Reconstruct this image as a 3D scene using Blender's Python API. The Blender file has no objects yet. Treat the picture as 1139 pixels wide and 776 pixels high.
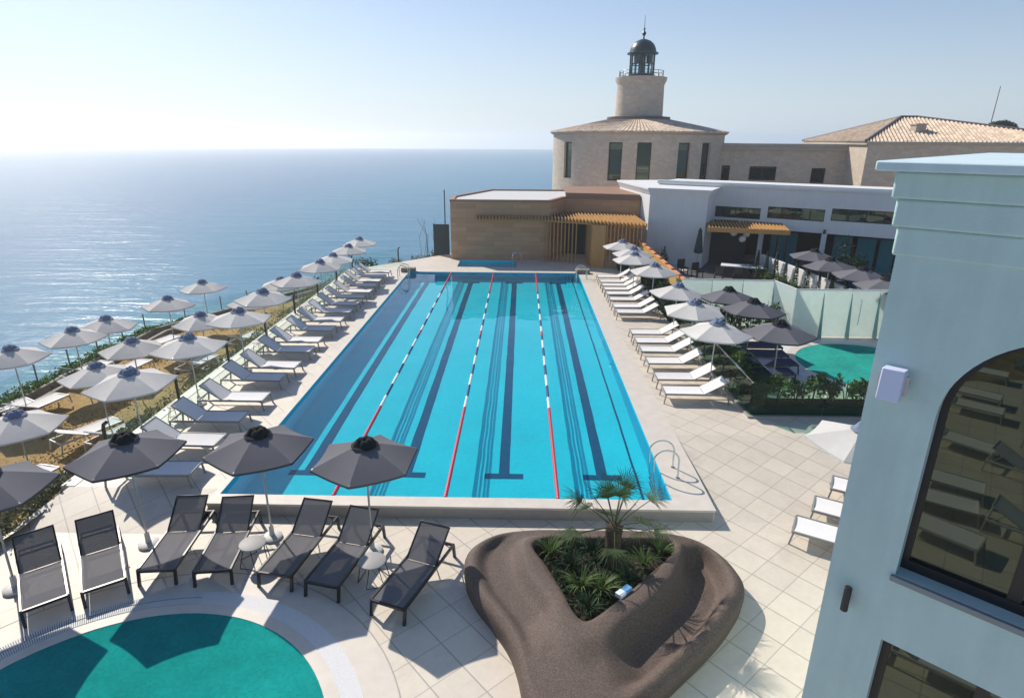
import bpy, math, random
from mathutils import Vector, Matrix
from mathutils import noise as mnoise
from mathutils.geometry import tessellate_polygon
random.seed(7)
R = math.radians
PI = math.pi
scene = bpy.context.scene
col = scene.collection

# ------------------------------------------------------------------ camera
F_PX, PITCH, YAW, ROLL, CAM_H = 676.75, .3327, .0143, .0066, 7.6
cam_d = bpy.data.cameras.new('camera'); cam = bpy.data.objects.new('camera', cam_d); col.objects.link(cam)
cam_d.sensor_width = 36; cam_d.lens = 36 * F_PX / 1139; cam_d.clip_start = .05; cam_d.clip_end = 20000
fw = Vector((-math.sin(YAW), math.cos(YAW), 0)); rt = Vector((math.cos(YAW), math.sin(YAW), 0)); up = Vector((0, 0, 1))
Fv = fw * math.cos(PITCH) - up * math.sin(PITCH); Uv = fw * math.sin(PITCH) + up * math.cos(PITCH)
R2 = rt * math.cos(ROLL) + Uv * math.sin(ROLL); U2 = -rt * math.sin(ROLL) + Uv * math.cos(ROLL)
m = Matrix.Identity(4)
for i in range(3):
    m[i][0] = R2[i]; m[i][1] = U2[i]; m[i][2] = -Fv[i]
m[2][3] = CAM_H
cam.matrix_world = m
scene.camera = cam

# ------------------------------------------------------------------ materials
def mat_new(name):
    mt = bpy.data.materials.new(name); mt.use_nodes = True
    nt = mt.node_tree; b = nt.nodes['Principled BSDF']
    return mt, nt, b

def nd(nt, t, **kw):
    n = nt.nodes.new(t)
    for k, v in kw.items():
        if k in n.inputs: n.inputs[k].default_value = v
        else: setattr(n, k, v)
    return n

def c4(c): return (c[0], c[1], c[2], 1)

def mat(name, c, rough=.6, spec=.5, metal=0, var=.12, scale=6, bump=0, bscale=60, detail=4):
    """base colour with soft mottling and optional bump"""
    mt, nt, b = mat_new(name)
    b.inputs['Roughness'].default_value = rough; b.inputs['Metallic'].default_value = metal
    b.inputs['Specular IOR Level'].default_value = spec
    tc = nd(nt, 'ShaderNodeTexCoord')
    if var > 0:
        nz = nd(nt, 'ShaderNodeTexNoise', Scale=scale, Detail=detail, Roughness=.65)
        nt.links.new(tc.outputs['Object'], nz.inputs['Vector'])
        cr = nd(nt, 'ShaderNodeValToRGB')
        cr.color_ramp.elements[0].position = .3; cr.color_ramp.elements[1].position = .7
        cr.color_ramp.elements[0].color = c4([x * (1 - var) for x in c])
        cr.color_ramp.elements[1].color = c4([min(1, x * (1 + var)) for x in c])
        nt.links.new(nz.outputs['Fac'], cr.inputs['Fac']); nt.links.new(cr.outputs['Color'], b.inputs['Base Color'])
    else:
        b.inputs['Base Color'].default_value = c4(c)
    if bump > 0:
        n2 = nd(nt, 'ShaderNodeTexNoise', Scale=bscale, Detail=3)
        nt.links.new(tc.outputs['Object'], n2.inputs['Vector'])
        bp = nd(nt, 'ShaderNodeBump', Strength=bump, Distance=.02)
        nt.links.new(n2.outputs['Fac'], bp.inputs['Height']); nt.links.new(bp.outputs['Normal'], b.inputs['Normal'])
    return mt

def math_node(nt, op, a, b=None, c=None):
    n = nt.nodes.new('ShaderNodeMath'); n.operation = op
    for i, v in enumerate((a, b, c)):
        if v is None: continue
        if isinstance(v, (int, float)): n.inputs[i].default_value = v
        else: nt.links.new(v, n.inputs[i])
    return n.outputs[0]

def mix_col(nt, fac, a, b, blend='MIX'):
    n = nt.nodes.new('ShaderNodeMix'); n.data_type = 'RGBA'; n.blend_type = blend
    for sock, v in ((n.inputs[0], fac), (n.inputs[6], a), (n.inputs[7], b)):
        if isinstance(v, (int, float)): sock.default_value = v
        elif isinstance(v, tuple): sock.default_value = v
        else: nt.links.new(v, sock)
    return n.outputs[2]

def tile_mat(name, c, size=.615, ang=41.5, joint=.012, jc=(.2, .19, .17), rough=.55):
    mt, nt, b = mat_new(name)
    tc = nd(nt, 'ShaderNodeTexCoord')
    mp = nd(nt, 'ShaderNodeMapping'); mp.inputs['Rotation'].default_value = (0, 0, -R(ang))
    nt.links.new(tc.outputs['Object'], mp.inputs['Vector'])
    sx = nd(nt, 'ShaderNodeSeparateXYZ'); nt.links.new(mp.outputs['Vector'], sx.inputs[0])
    u = math_node(nt, 'DIVIDE', sx.outputs[0], size); v = math_node(nt, 'DIVIDE', sx.outputs[1], size)
    fu = math_node(nt, 'FRACT', u); fv = math_node(nt, 'FRACT', v)
    au = math_node(nt, 'ABSOLUTE', math_node(nt, 'SUBTRACT', fu, .5)); av = math_node(nt, 'ABSOLUTE', math_node(nt, 'SUBTRACT', fv, .5))
    ju = math_node(nt, 'GREATER_THAN', au, .5 - joint / size); jv = math_node(nt, 'GREATER_THAN', av, .5 - joint * .8 / size)
    j = math_node(nt, 'MAXIMUM', ju, math_node(nt, 'MULTIPLY', jv, .75))
    cx = nd(nt, 'ShaderNodeCombineXYZ')
    nt.links.new(math_node(nt, 'FLOOR', u), cx.inputs[0]); nt.links.new(math_node(nt, 'FLOOR', v), cx.inputs[1])
    wn = nd(nt, 'ShaderNodeTexWhiteNoise', noise_dimensions='2D'); nt.links.new(cx.outputs[0], wn.inputs['Vector'])
    nz = nd(nt, 'ShaderNodeTexNoise', Scale=1.1, Detail=6, Roughness=.7); nt.links.new(tc.outputs['Object'], nz.inputs['Vector'])
    n3 = nd(nt, 'ShaderNodeTexNoise', Scale=9, Detail=5, Roughness=.7); nt.links.new(mp.outputs['Vector'], n3.inputs['Vector'])
    t1 = math_node(nt, 'ADD', math_node(nt, 'MULTIPLY', wn.outputs['Value'], .2), math_node(nt, 'MULTIPLY', nz.outputs['Fac'], .8))
    t1 = math_node(nt, 'ADD', t1, math_node(nt, 'MULTIPLY', n3.outputs['Fac'], .5))
    n4 = nd(nt, 'ShaderNodeTexNoise', Scale=.33, Detail=9, Roughness=.78, Distortion=.8); nt.links.new(tc.outputs['Object'], n4.inputs['Vector'])
    t1 = math_node(nt, 'ADD', t1, math_node(nt, 'MULTIPLY', math_node(nt, 'MINIMUM', math_node(nt, 'SUBTRACT', n4.outputs['Fac'], .47), 0.0), 2.2))
    cr = nd(nt, 'ShaderNodeValToRGB')
    cr.color_ramp.elements[0].position = .3; cr.color_ramp.elements[1].position = 1.2
    cr.color_ramp.elements[0].color = c4([x * .84 for x in c]); cr.color_ramp.elements[1].color = c4([x * 1.14 for x in c])
    nt.links.new(t1, cr.inputs['Fac'])
    out = mix_col(nt, math_node(nt, 'MULTIPLY', j, .6), cr.outputs['Color'], c4(jc))
    nt.links.new(out, b.inputs['Base Color'])
    b.inputs['Roughness'].default_value = rough
    bp = nd(nt, 'ShaderNodeBump', Strength=.25, Distance=.01)
    nt.links.new(math_node(nt, 'SUBTRACT', math_node(nt, 'MULTIPLY', n3.outputs['Fac'], .3), j), bp.inputs['Height'])
    nt.links.new(bp.outputs['Normal'], b.inputs['Normal'])
    return mt

def glass_mat(name, tint, ior=1.45, rough=.0, boost=1.0):
    """thin sheet: tinted see-through plus a Fresnel reflection"""
    mt = bpy.data.materials.new(name); mt.use_nodes = True; nt = mt.node_tree; nt.nodes.clear()
    o = nd(nt, 'ShaderNodeOutputMaterial'); mx = nd(nt, 'ShaderNodeMixShader'); t = nd(nt, 'ShaderNodeBsdfTransparent'); g = nd(nt, 'ShaderNodeBsdfGlossy')
    t.inputs['Color'].default_value = c4(tint); g.inputs['Roughness'].default_value = rough
    fr = nd(nt, 'ShaderNodeLayerWeight', Blend=.5)     # Schlick: the same from above and below the sheet
    f0 = ((ior - 1) / (ior + 1)) ** 2
    sch = math_node(nt, 'MULTIPLY_ADD', math_node(nt, 'POWER', fr.outputs['Facing'], 5.0), 1 - f0, f0)
    nt.links.new(math_node(nt, 'MULTIPLY', sch, boost), mx.inputs[0]); nt.links.new(t.outputs[0], mx.inputs[1]); nt.links.new(g.outputs[0], mx.inputs[2]); nt.links.new(mx.outputs[0], o.inputs[0])
    return mt

def water_mat(name, tint, sc=2.2, strength=.12):
    mt = glass_mat(name, tint, 1.33)
    nt = mt.node_tree
    tc = nd(nt, 'ShaderNodeTexCoord'); nz = nd(nt, 'ShaderNodeTexNoise', Scale=sc, Detail=3, Roughness=.55, Distortion=.6)
    nt.links.new(tc.outputs['Object'], nz.inputs['Vector'])
    bp = nd(nt, 'ShaderNodeBump', Strength=strength, Distance=.1); nt.links.new(nz.outputs['Fac'], bp.inputs['Height'])
    for n in nt.nodes:
        if n.type in ('BSDF_GLOSSY', 'LAYER_WEIGHT'): nt.links.new(bp.outputs['Normal'], n.inputs['Normal'])
    return mt

def leaf_mat(name, c, var=.45):
    mt, nt, b = mat_new(name)
    b.inputs['Roughness'].default_value = .65; b.inputs['Specular IOR Level'].default_value = .25
    g = nd(nt, 'ShaderNodeNewGeometry')
    cr = nd(nt, 'ShaderNodeValToRGB')
    cr.color_ramp.elements[0].color = c4([x * (1 - var) for x in c]); cr.color_ramp.elements[1].color = c4([x * (1 + var) for x in c])
    nt.links.new(g.outputs['Random Per Island'], cr.inputs['Fac']); nt.links.new(cr.outputs['Color'], b.inputs['Base Color'])
    tr = nd(nt, 'ShaderNodeBsdfTranslucent'); nt.links.new(cr.outputs['Color'], tr.inputs['Color'])
    mx = nd(nt, 'ShaderNodeMixShader'); mx.inputs[0].default_value = .25
    o = nt.nodes['Material Output']
    nt.links.new(b.outputs[0], mx.inputs[1]); nt.links.new(tr.outputs[0], mx.inputs[2]); nt.links.new(mx.outputs[0], o.inputs[0])
    return mt

def fabric_mat(name, c, trans=.12, mesh=0):
    mt, nt, b = mat_new(name)
    b.inputs['Roughness'].default_value = .85; b.inputs['Specular IOR Level'].default_value = .2
    tc = nd(nt, 'ShaderNodeTexCoord'); nz = nd(nt, 'ShaderNodeTexNoise', Scale=5, Detail=6, Roughness=.7)
    nt.links.new(tc.outputs['Object'], nz.inputs['Vector'])
    oi = nd(nt, 'ShaderNodeObjectInfo')
    t = math_node(nt, 'ADD', math_node(nt, 'MULTIPLY', nz.outputs['Fac'], .6), math_node(nt, 'MULTIPLY', oi.outputs['Random'], .4))
    cr = nd(nt, 'ShaderNodeValToRGB')
    cr.color_ramp.elements[0].position = .2; cr.color_ramp.elements[1].position = .8
    cr.color_ramp.elements[0].color = c4([x * .9 for x in c]); cr.color_ramp.elements[1].color = c4([min(1, x * 1.1) for x in c])
    nt.links.new(t, cr.inputs['Fac']); nt.links.new(cr.outputs['Color'], b.inputs['Base Color'])
    tr = nd(nt, 'ShaderNodeBsdfTranslucent'); nt.links.new(cr.outputs['Color'], tr.inputs['Color'])
    mx = nd(nt, 'ShaderNodeMixShader'); mx.inputs[0].default_value = trans
    o = nt.nodes['Material Output']
    nt.links.new(b.outputs[0], mx.inputs[1]); nt.links.new(tr.outputs[0], mx.inputs[2]); nt.links.new(mx.outputs[0], o.inputs[0])
    if mesh:          # open weave: part of the light passes between the threads
        m2 = nd(nt, 'ShaderNodeMixShader'); m2.inputs[0].default_value = mesh; tp = nd(nt, 'ShaderNodeBsdfTransparent')
        nt.links.new(mx.outputs[0], m2.inputs[1]); nt.links.new(tp.outputs[0], m2.inputs[2]); nt.links.new(m2.outputs[0], o.inputs[0])
    return mt

def stucco_mat(name, c, streak=.1, bump=.15):
    mt, nt, b = mat_new(name)
    b.inputs['Roughness'].default_value = .8
    tc = nd(nt, 'ShaderNodeTexCoord')
    n1 = nd(nt, 'ShaderNodeTexNoise', Scale=.7, Detail=8, Roughness=.7); nt.links.new(tc.outputs['Object'], n1.inputs['Vector'])
    mp = nd(nt, 'ShaderNodeMapping'); mp.inputs['Scale'].default_value = (3.5, 3.5, .35); nt.links.new(tc.outputs['Object'], mp.inputs['Vector'])
    n2 = nd(nt, 'ShaderNodeTexNoise', Scale=1.5, Detail=5, Roughness=.6); nt.links.new(mp.outputs['Vector'], n2.inputs['Vector'])
    t = math_node(nt, 'ADD', math_node(nt, 'MULTIPLY', n1.outputs['Fac'], .6), math_node(nt, 'MULTIPLY', n2.outputs['Fac'], .4))
    cr = nd(nt, 'ShaderNodeValToRGB'); cr.color_ramp.elements[0].position = .3; cr.color_ramp.elements[1].position = .65
    cr.color_ramp.elements[0].color = c4([x * (1 - streak * 1.6) for x in c]); cr.color_ramp.elements[1].color = c4([min(1, x * (1 + streak * .6)) for x in c])
    nt.links.new(t, cr.inputs['Fac']); nt.links.new(cr.outputs['Color'], b.inputs['Base Color'])
    n3 = nd(nt, 'ShaderNodeTexNoise', Scale=70, Detail=4); nt.links.new(tc.outputs['Object'], n3.inputs['Vector'])
    bp = nd(nt, 'ShaderNodeBump', Strength=bump, Distance=.01); nt.links.new(n3.outputs['Fac'], bp.inputs['Height']); nt.links.new(bp.outputs['Normal'], b.inputs['Normal'])
    return mt

def stone_mat(name, c, sc=(1.6, 1.6, 3.2), bump=.5):
    mt, nt, b = mat_new(name)
    b.inputs['Roughness'].default_value = .85
    tc = nd(nt, 'ShaderNodeTexCoord'); mp = nd(nt, 'ShaderNodeMapping'); mp.inputs['Scale'].default_value = sc
    nt.links.new(tc.outputs['Object'], mp.inputs['Vector'])
    vo = nd(nt, 'ShaderNodeTexVoronoi', Scale=1.0); nt.links.new(mp.outputs['Vector'], vo.inputs['Vector'])
    ve = nd(nt, 'ShaderNodeTexVoronoi', Scale=1.0, feature='DISTANCE_TO_EDGE'); nt.links.new(mp.outputs['Vector'], ve.inputs['Vector'])
    sp = nd(nt, 'ShaderNodeSeparateColor'); nt.links.new(vo.outputs['Color'], sp.inputs[0])
    nz = nd(nt, 'ShaderNodeTexNoise', Scale=.5, Detail=6, Roughness=.7); nt.links.new(tc.outputs['Object'], nz.inputs['Vector'])
    t = math_node(nt, 'ADD', math_node(nt, 'MULTIPLY', sp.outputs[0], .5), math_node(nt, 'MULTIPLY', nz.outputs['Fac'], .7))
    cr = nd(nt, 'ShaderNodeValToRGB'); cr.color_ramp.elements[0].position = .2; cr.color_ramp.elements[1].position = .95
    cr.color_ramp.elements[0].color = c4([c[0] * .85, c[1] * .84, c[2] * .84]); cr.color_ramp.elements[1].color = c4([c[0] * 1.1, c[1] * 1.1, c[2] * 1.1])
    nt.links.new(t, cr.inputs['Fac'])
    e = math_node(nt, 'LESS_THAN', ve.outputs['Distance'], .035)
    o = mix_col(nt, math_node(nt, 'MULTIPLY', e, .35), cr.outputs['Color'], c4([x * .6 for x in c]))
    nt.links.new(o, b.inputs['Base Color'])
    bp = nd(nt, 'ShaderNodeBump', Strength=bump, Distance=.03); nt.links.new(math_node(nt, 'MINIMUM', ve.outputs['Distance'], .1), bp.inputs['Height']); nt.links.new(bp.outputs['Normal'], b.inputs['Normal'])
    return mt

def window_mat():
    mt, nt, b = mat_new('window_glass')
    b.inputs['Base Color'].default_value = (.012, .017, .016, 1); b.inputs['Roughness'].default_value = .01; b.inputs['IOR'].default_value = 1.85   # coated solar glass
    b.inputs['Specular Tint'].default_value = (.84, .97, .74, 1)
    return mt

def roof_mat(name, c):
    mt, nt, b = mat_new(name)
    b.inputs['Roughness'].default_value = .8
    tc = nd(nt, 'ShaderNodeTexCoord'); vo = nd(nt, 'ShaderNodeTexVoronoi', Scale=3.2); nt.links.new(tc.outputs['Object'], vo.inputs['Vector'])
    sp = nd(nt, 'ShaderNodeSeparateColor'); nt.links.new(vo.outputs['Color'], sp.inputs[0])
    cr = nd(nt, 'ShaderNodeValToRGB')
    cr.color_ramp.elements[0].color = c4([c[0] * .75, c[1] * .7, c[2] * .65]); cr.color_ramp.elements[1].color = c4([c[0] * 1.2, c[1] * 1.2, c[2] * 1.2])
    nt.links.new(sp.outputs[0], cr.inputs['Fac']); nt.links.new(cr.outputs['Color'], b.inputs['Base Color'])
    return mt

def pool_tile_mat(name, c, sc=14, rough=.35):
    mt, nt, b = mat_new(name)
    b.inputs['Roughness'].default_value = .9; b.inputs['Specular IOR Level'].default_value = 0   # wet tile under water: no air gap to shine
    tc = nd(nt, 'ShaderNodeTexCoord')
    nz = nd(nt, 'ShaderNodeTexNoise', Scale=.35, Detail=5, Roughness=.6); nt.links.new(tc.outputs['Object'], nz.inputs['Vector'])
    ck = nd(nt, 'ShaderNodeTexVoronoi', Scale=sc); nt.links.new(tc.outputs['Object'], ck.inputs['Vector'])
    sp = nd(nt, 'ShaderNodeSeparateColor'); nt.links.new(ck.outputs['Color'], sp.inputs[0])
    t = math_node(nt, 'ADD', math_node(nt, 'MULTIPLY', sp.outputs[0], .25), math_node(nt, 'MULTIPLY', nz.outputs['Fac'], .8))
    cr = nd(nt, 'ShaderNodeValToRGB'); cr.color_ramp.elements[0].position = .2; cr.color_ramp.elements[1].position = .8
    cr.color_ramp.elements[0].color = c4([x * .9 for x in c]); cr.color_ramp.elements[1].color = c4([x * 1.1 for x in c])
    nt.links.new(t, cr.inputs['Fac']); nt.links.new(cr.outputs['Color'], b.inputs['Base Color'])
    return mt

def mosaic_mat(name, c, size=.05):
    mt, nt, b = mat_new(name)
    b.inputs['Roughness'].default_value = .9; b.inputs['Specular IOR Level'].default_value = 0
    tc = nd(nt, 'ShaderNodeTexCoord'); br = nd(nt, 'ShaderNodeTexBrick'); br.offset = 0
    for k_, v_ in (('Scale', 1), ('Brick Width', size), ('Row Height', size), ('Mortar Size', size * .06)): br.inputs[k_].default_value = v_
    br.inputs['Color1'].default_value = c4([x * .9 for x in c]); br.inputs['Color2'].default_value = c4([x * 1.1 for x in c]); br.inputs['Mortar'].default_value = c4([min(1, x * 1.05) for x in c])
    nt.links.new(tc.outputs['Object'], br.inputs['Vector'])
    nz = nd(nt, 'ShaderNodeTexNoise', Scale=.5, Detail=5, Roughness=.65); nt.links.new(tc.outputs['Object'], nz.inputs['Vector'])
    g_ = nd(nt, 'ShaderNodeMapRange'); g_.inputs['From Min'].default_value = .3; g_.inputs['From Max'].default_value = .7; g_.inputs['To Min'].default_value = .75; g_.inputs['To Max'].default_value = 1.25
    nt.links.new(nz.outputs['Fac'], g_.inputs['Value'])
    cx = nd(nt, 'ShaderNodeCombineXYZ')
    for i in range(3): nt.links.new(g_.outputs[0], cx.inputs[i])
    nt.links.new(mix_col(nt, 1.0, br.outputs['Color'], cx.outputs[0], 'MULTIPLY'), b.inputs['Base Color'])
    return mt

def sea_mat():
    mt, nt, b = mat_new('sea')
    b.inputs['Base Color'].default_value = (.012, .085, .15, 1); b.inputs['Roughness'].default_value = .27; b.inputs['Specular IOR Level'].default_value = .1; b.inputs['IOR'].default_value = 1.33
    tc = nd(nt, 'ShaderNodeTexCoord')
    hs = None
    for (scl, rot, str_, det) in (((.03, .17, 1), 4, 1.5, 6), ((.13, .6, 1), -5, .7, 5), ((.6, 1.9, 1), 7, .2, 4)):
        mp = nd(nt, 'ShaderNodeMapping'); mp.inputs['Scale'].default_value = scl; mp.inputs['Rotation'].default_value = (0, 0, R(rot))
        nt.links.new(tc.outputs['Object'], mp.inputs['Vector'])
        nz = nd(nt, 'ShaderNodeTexNoise', Scale=1, Detail=det, Roughness=.55, Distortion=.4); nt.links.new(mp.outputs['Vector'], nz.inputs['Vector'])
        h = math_node(nt, 'MULTIPLY', nz.outputs['Fac'], str_)
        hs = h if hs is None else math_node(nt, 'ADD', hs, h)
    bp = nd(nt, 'ShaderNodeBump', Strength=.33, Distance=1.0); nt.links.new(hs, bp.inputs['Height']); nt.links.new(bp.outputs['Normal'], b.inputs['Normal'])
    # shallows near the shore are greener, deep water bluer
    n2 = nd(nt, 'ShaderNodeTexNoise', Scale=.02, Detail=5, Roughness=.6); nt.links.new(tc.outputs['Object'], n2.inputs['Vector'])
    sx = nd(nt, 'ShaderNodeSeparateXYZ'); nt.links.new(tc.outputs['Object'], sx.inputs[0])
    d = math_node(nt, 'ADD', math_node(nt, 'MULTIPLY', sx.outputs[0], 1 / 45), 1.6)
    d = math_node(nt, 'ADD', d, math_node(nt, 'MULTIPLY', n2.outputs['Fac'], .8))
    cr = nd(nt, 'ShaderNodeValToRGB')
    cr.color_ramp.elements[0].position = .3; cr.color_ramp.elements[1].position = 1.3
    cr.color_ramp.elements[0].color = (.075, .18, .31, 1); cr.color_ramp.elements[1].color = (.07, .21, .33, 1)
    nt.links.new(d, cr.inputs['Fac']); nt.links.new(cr.outputs['Color'], b.inputs['Base Color'])
    return mt

def mulch_mat():
    mt, nt, b = mat_new('mulch')
    b.inputs['Roughness'].default_value = .95
    tc = nd(nt, 'ShaderNodeTexCoord')
    n1 = nd(nt, 'ShaderNodeTexNoise', Scale=.6, Detail=8, Roughness=.75); n2 = nd(nt, 'ShaderNodeTexNoise', Scale=7, Detail=8, Roughness=.8, Distortion=1)
    for n in (n1, n2): nt.links.new(tc.outputs['Object'], n.inputs['Vector'])
    t = math_node(nt, 'ADD', math_node(nt, 'MULTIPLY', n1.outputs['Fac'], .6), math_node(nt, 'MULTIPLY', n2.outputs['Fac'], .5))
    cr = nd(nt, 'ShaderNodeValToRGB'); e = cr.color_ramp.elements
    e[0].position = .34; e[0].color = (.14, .08, .025, 1); e[1].position = .7; e[1].color = (.58, .41, .18, 1)
    x = e.new(.5); x.color = (.38, .25, .09, 1)
    nt.links.new(t, cr.inputs['Fac']); nt.links.new(cr.outputs['Color'], b.inputs['Base Color'])
    bp = nd(nt, 'ShaderNodeBump', Strength=.9, Distance=.08); nt.links.new(n2.outputs['Fac'], bp.inputs['Height']); nt.links.new(bp.outputs['Normal'], b.inputs['Normal'])
    return mt

def pebble_mat():
    mt, nt, b = mat_new('pebble_render')
    b.inputs['Roughness'].default_value = .75
    tc = nd(nt, 'ShaderNodeTexCoord')
    vo = nd(nt, 'ShaderNodeTexVoronoi', Scale=75); nt.links.new(tc.outputs['Object'], vo.inputs['Vector'])
    sp = nd(nt, 'ShaderNodeSeparateColor'); nt.links.new(vo.outputs['Color'], sp.inputs[0])
    nz = nd(nt, 'ShaderNodeTexNoise', Scale=1.6, Detail=6, Roughness=.7); nt.links.new(tc.outputs['Object'], nz.inputs['Vector'])
    t = math_node(nt, 'ADD', math_node(nt, 'MULTIPLY', sp.outputs[0], .65), math_node(nt, 'MULTIPLY', nz.outputs['Fac'], .35))
    cr = nd(nt, 'ShaderNodeValToRGB'); e = cr.color_ramp.elements
    e[0].position = .1; e[0].color = (.06, .04, .033, 1); e[1].position = .95; e[1].color = (.17, .122, .098, 1)
    x = e.new(.6); x.color = (.108, .075, .061, 1)
    nt.links.new(t, cr.inputs['Fac']); nt.links.new(cr.outputs['Color'], b.inputs['Base Color'])
    bp = nd(nt, 'ShaderNodeBump', Strength=.4, Distance=.01); nt.links.new(vo.outputs['Distance'], bp.inputs['Height']); bp.invert = True
    nt.links.new(bp.outputs['Normal'], b.inputs['Normal'])
    return mt

def rope_mat():
    """float line: red ends, alternating navy and white floats between"""
    mt, nt, b = mat_new('lane_floats')
    b.inputs['Roughness'].default_value = .4
    tc = nd(nt, 'ShaderNodeTexCoord'); sx = nd(nt, 'ShaderNodeSeparateXYZ'); nt.links.new(tc.outputs['Object'], sx.inputs[0])
    y = sx.outputs[1]
    alt = math_node(nt, 'LESS_THAN', math_node(nt, 'FRACT', math_node(nt, 'DIVIDE', y, 1.9)), .5)
    red1 = math_node(nt, 'LESS_THAN', y, 4.9); red2 = math_node(nt, 'GREATER_THAN', y, 19.6)
    red3 = math_node(nt, 'LESS_THAN', math_node(nt, 'ABSOLUTE', math_node(nt, 'SUBTRACT', y, 12.3)), .28)
    red = math_node(nt, 'MAXIMUM', math_node(nt, 'MAXIMUM', red1, red2), red3)
    a = mix_col(nt, alt, (.8, .8, .8, 1), (.015, .04, .17, 1))
    o = mix_col(nt, red, a, (.6, .015, .05, 1))
    nt.links.new(o, b.inputs['Base Color'])
    return mt

def wood_mat(name, c, axis=2, sc=14):
    mt, nt, b = mat_new(name)
    b.inputs['Roughness'].default_value = .6
    tc = nd(nt, 'ShaderNodeTexCoord'); mp = nd(nt, 'ShaderNodeMapping')
    s = [sc, sc, sc]; s[axis] = sc * .08; mp.inputs['Scale'].default_value = s
    nt.links.new(tc.outputs['Object'], mp.inputs['Vector'])
    nz = nd(nt, 'ShaderNodeTexNoise', Scale=1, Detail=6, Roughness=.7); nt.links.new(mp.outputs['Vector'], nz.inputs['Vector'])
    cr = nd(nt, 'ShaderNodeValToRGB'); cr.color_ramp.elements[0].position = .3; cr.color_ramp.elements[1].position = .7
    cr.color_ramp.elements[0].color = c4([x * .75 for x in c]); cr.color_ramp.elements[1].color = c4([x * 1.2 for x in c])
    nt.links.new(nz.outputs['Fac'], cr.inputs['Fac']); nt.links.new(cr.outputs['Color'], b.inputs['Base Color'])
    return mt

def clad_mat(name, c):
    """large format panels with thin horizontal joints"""
    mt, nt, b = mat_new(name)
    b.inputs['Roughness'].default_value = .65
    tc = nd(nt, 'ShaderNodeTexCoord'); br = nd(nt, 'ShaderNodeTexBrick')
    br.inputs['Scale'].default_value = 1; br.inputs['Brick Width'].default_value = 1.2; br.inputs['Row Height'].default_value = .3; br.inputs['Mortar Size'].default_value = .006
    br.inputs['Color1'].default_value = c4([x * .88 for x in c]); br.inputs['Color2'].default_value = c4([x * 1.12 for x in c]); br.inputs['Mortar'].default_value = c4([x * .6 for x in c])
    mp = nd(nt, 'ShaderNodeMapping'); mp.inputs['Rotation'].default_value = (R(90), 0, 0)
    nt.links.new(tc.outputs['Object'], mp.inputs['Vector']); nt.links.new(mp.outputs['Vector'], br.inputs['Vector'])
    nt.links.new(br.outputs['Color'], b.inputs['Base Color'])
    return mt

def clear_water_mat():
    mt = bpy.data.materials.new('clear_water'); mt.use_nodes = True; nt = mt.node_tree; nt.nodes.clear()
    o = nd(nt, 'ShaderNodeOutputMaterial'); g = nd(nt, 'ShaderNodeBsdfGlass', Roughness=0, IOR=1.33); nt.links.new(g.outputs[0], o.inputs[0]); return mt

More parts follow.
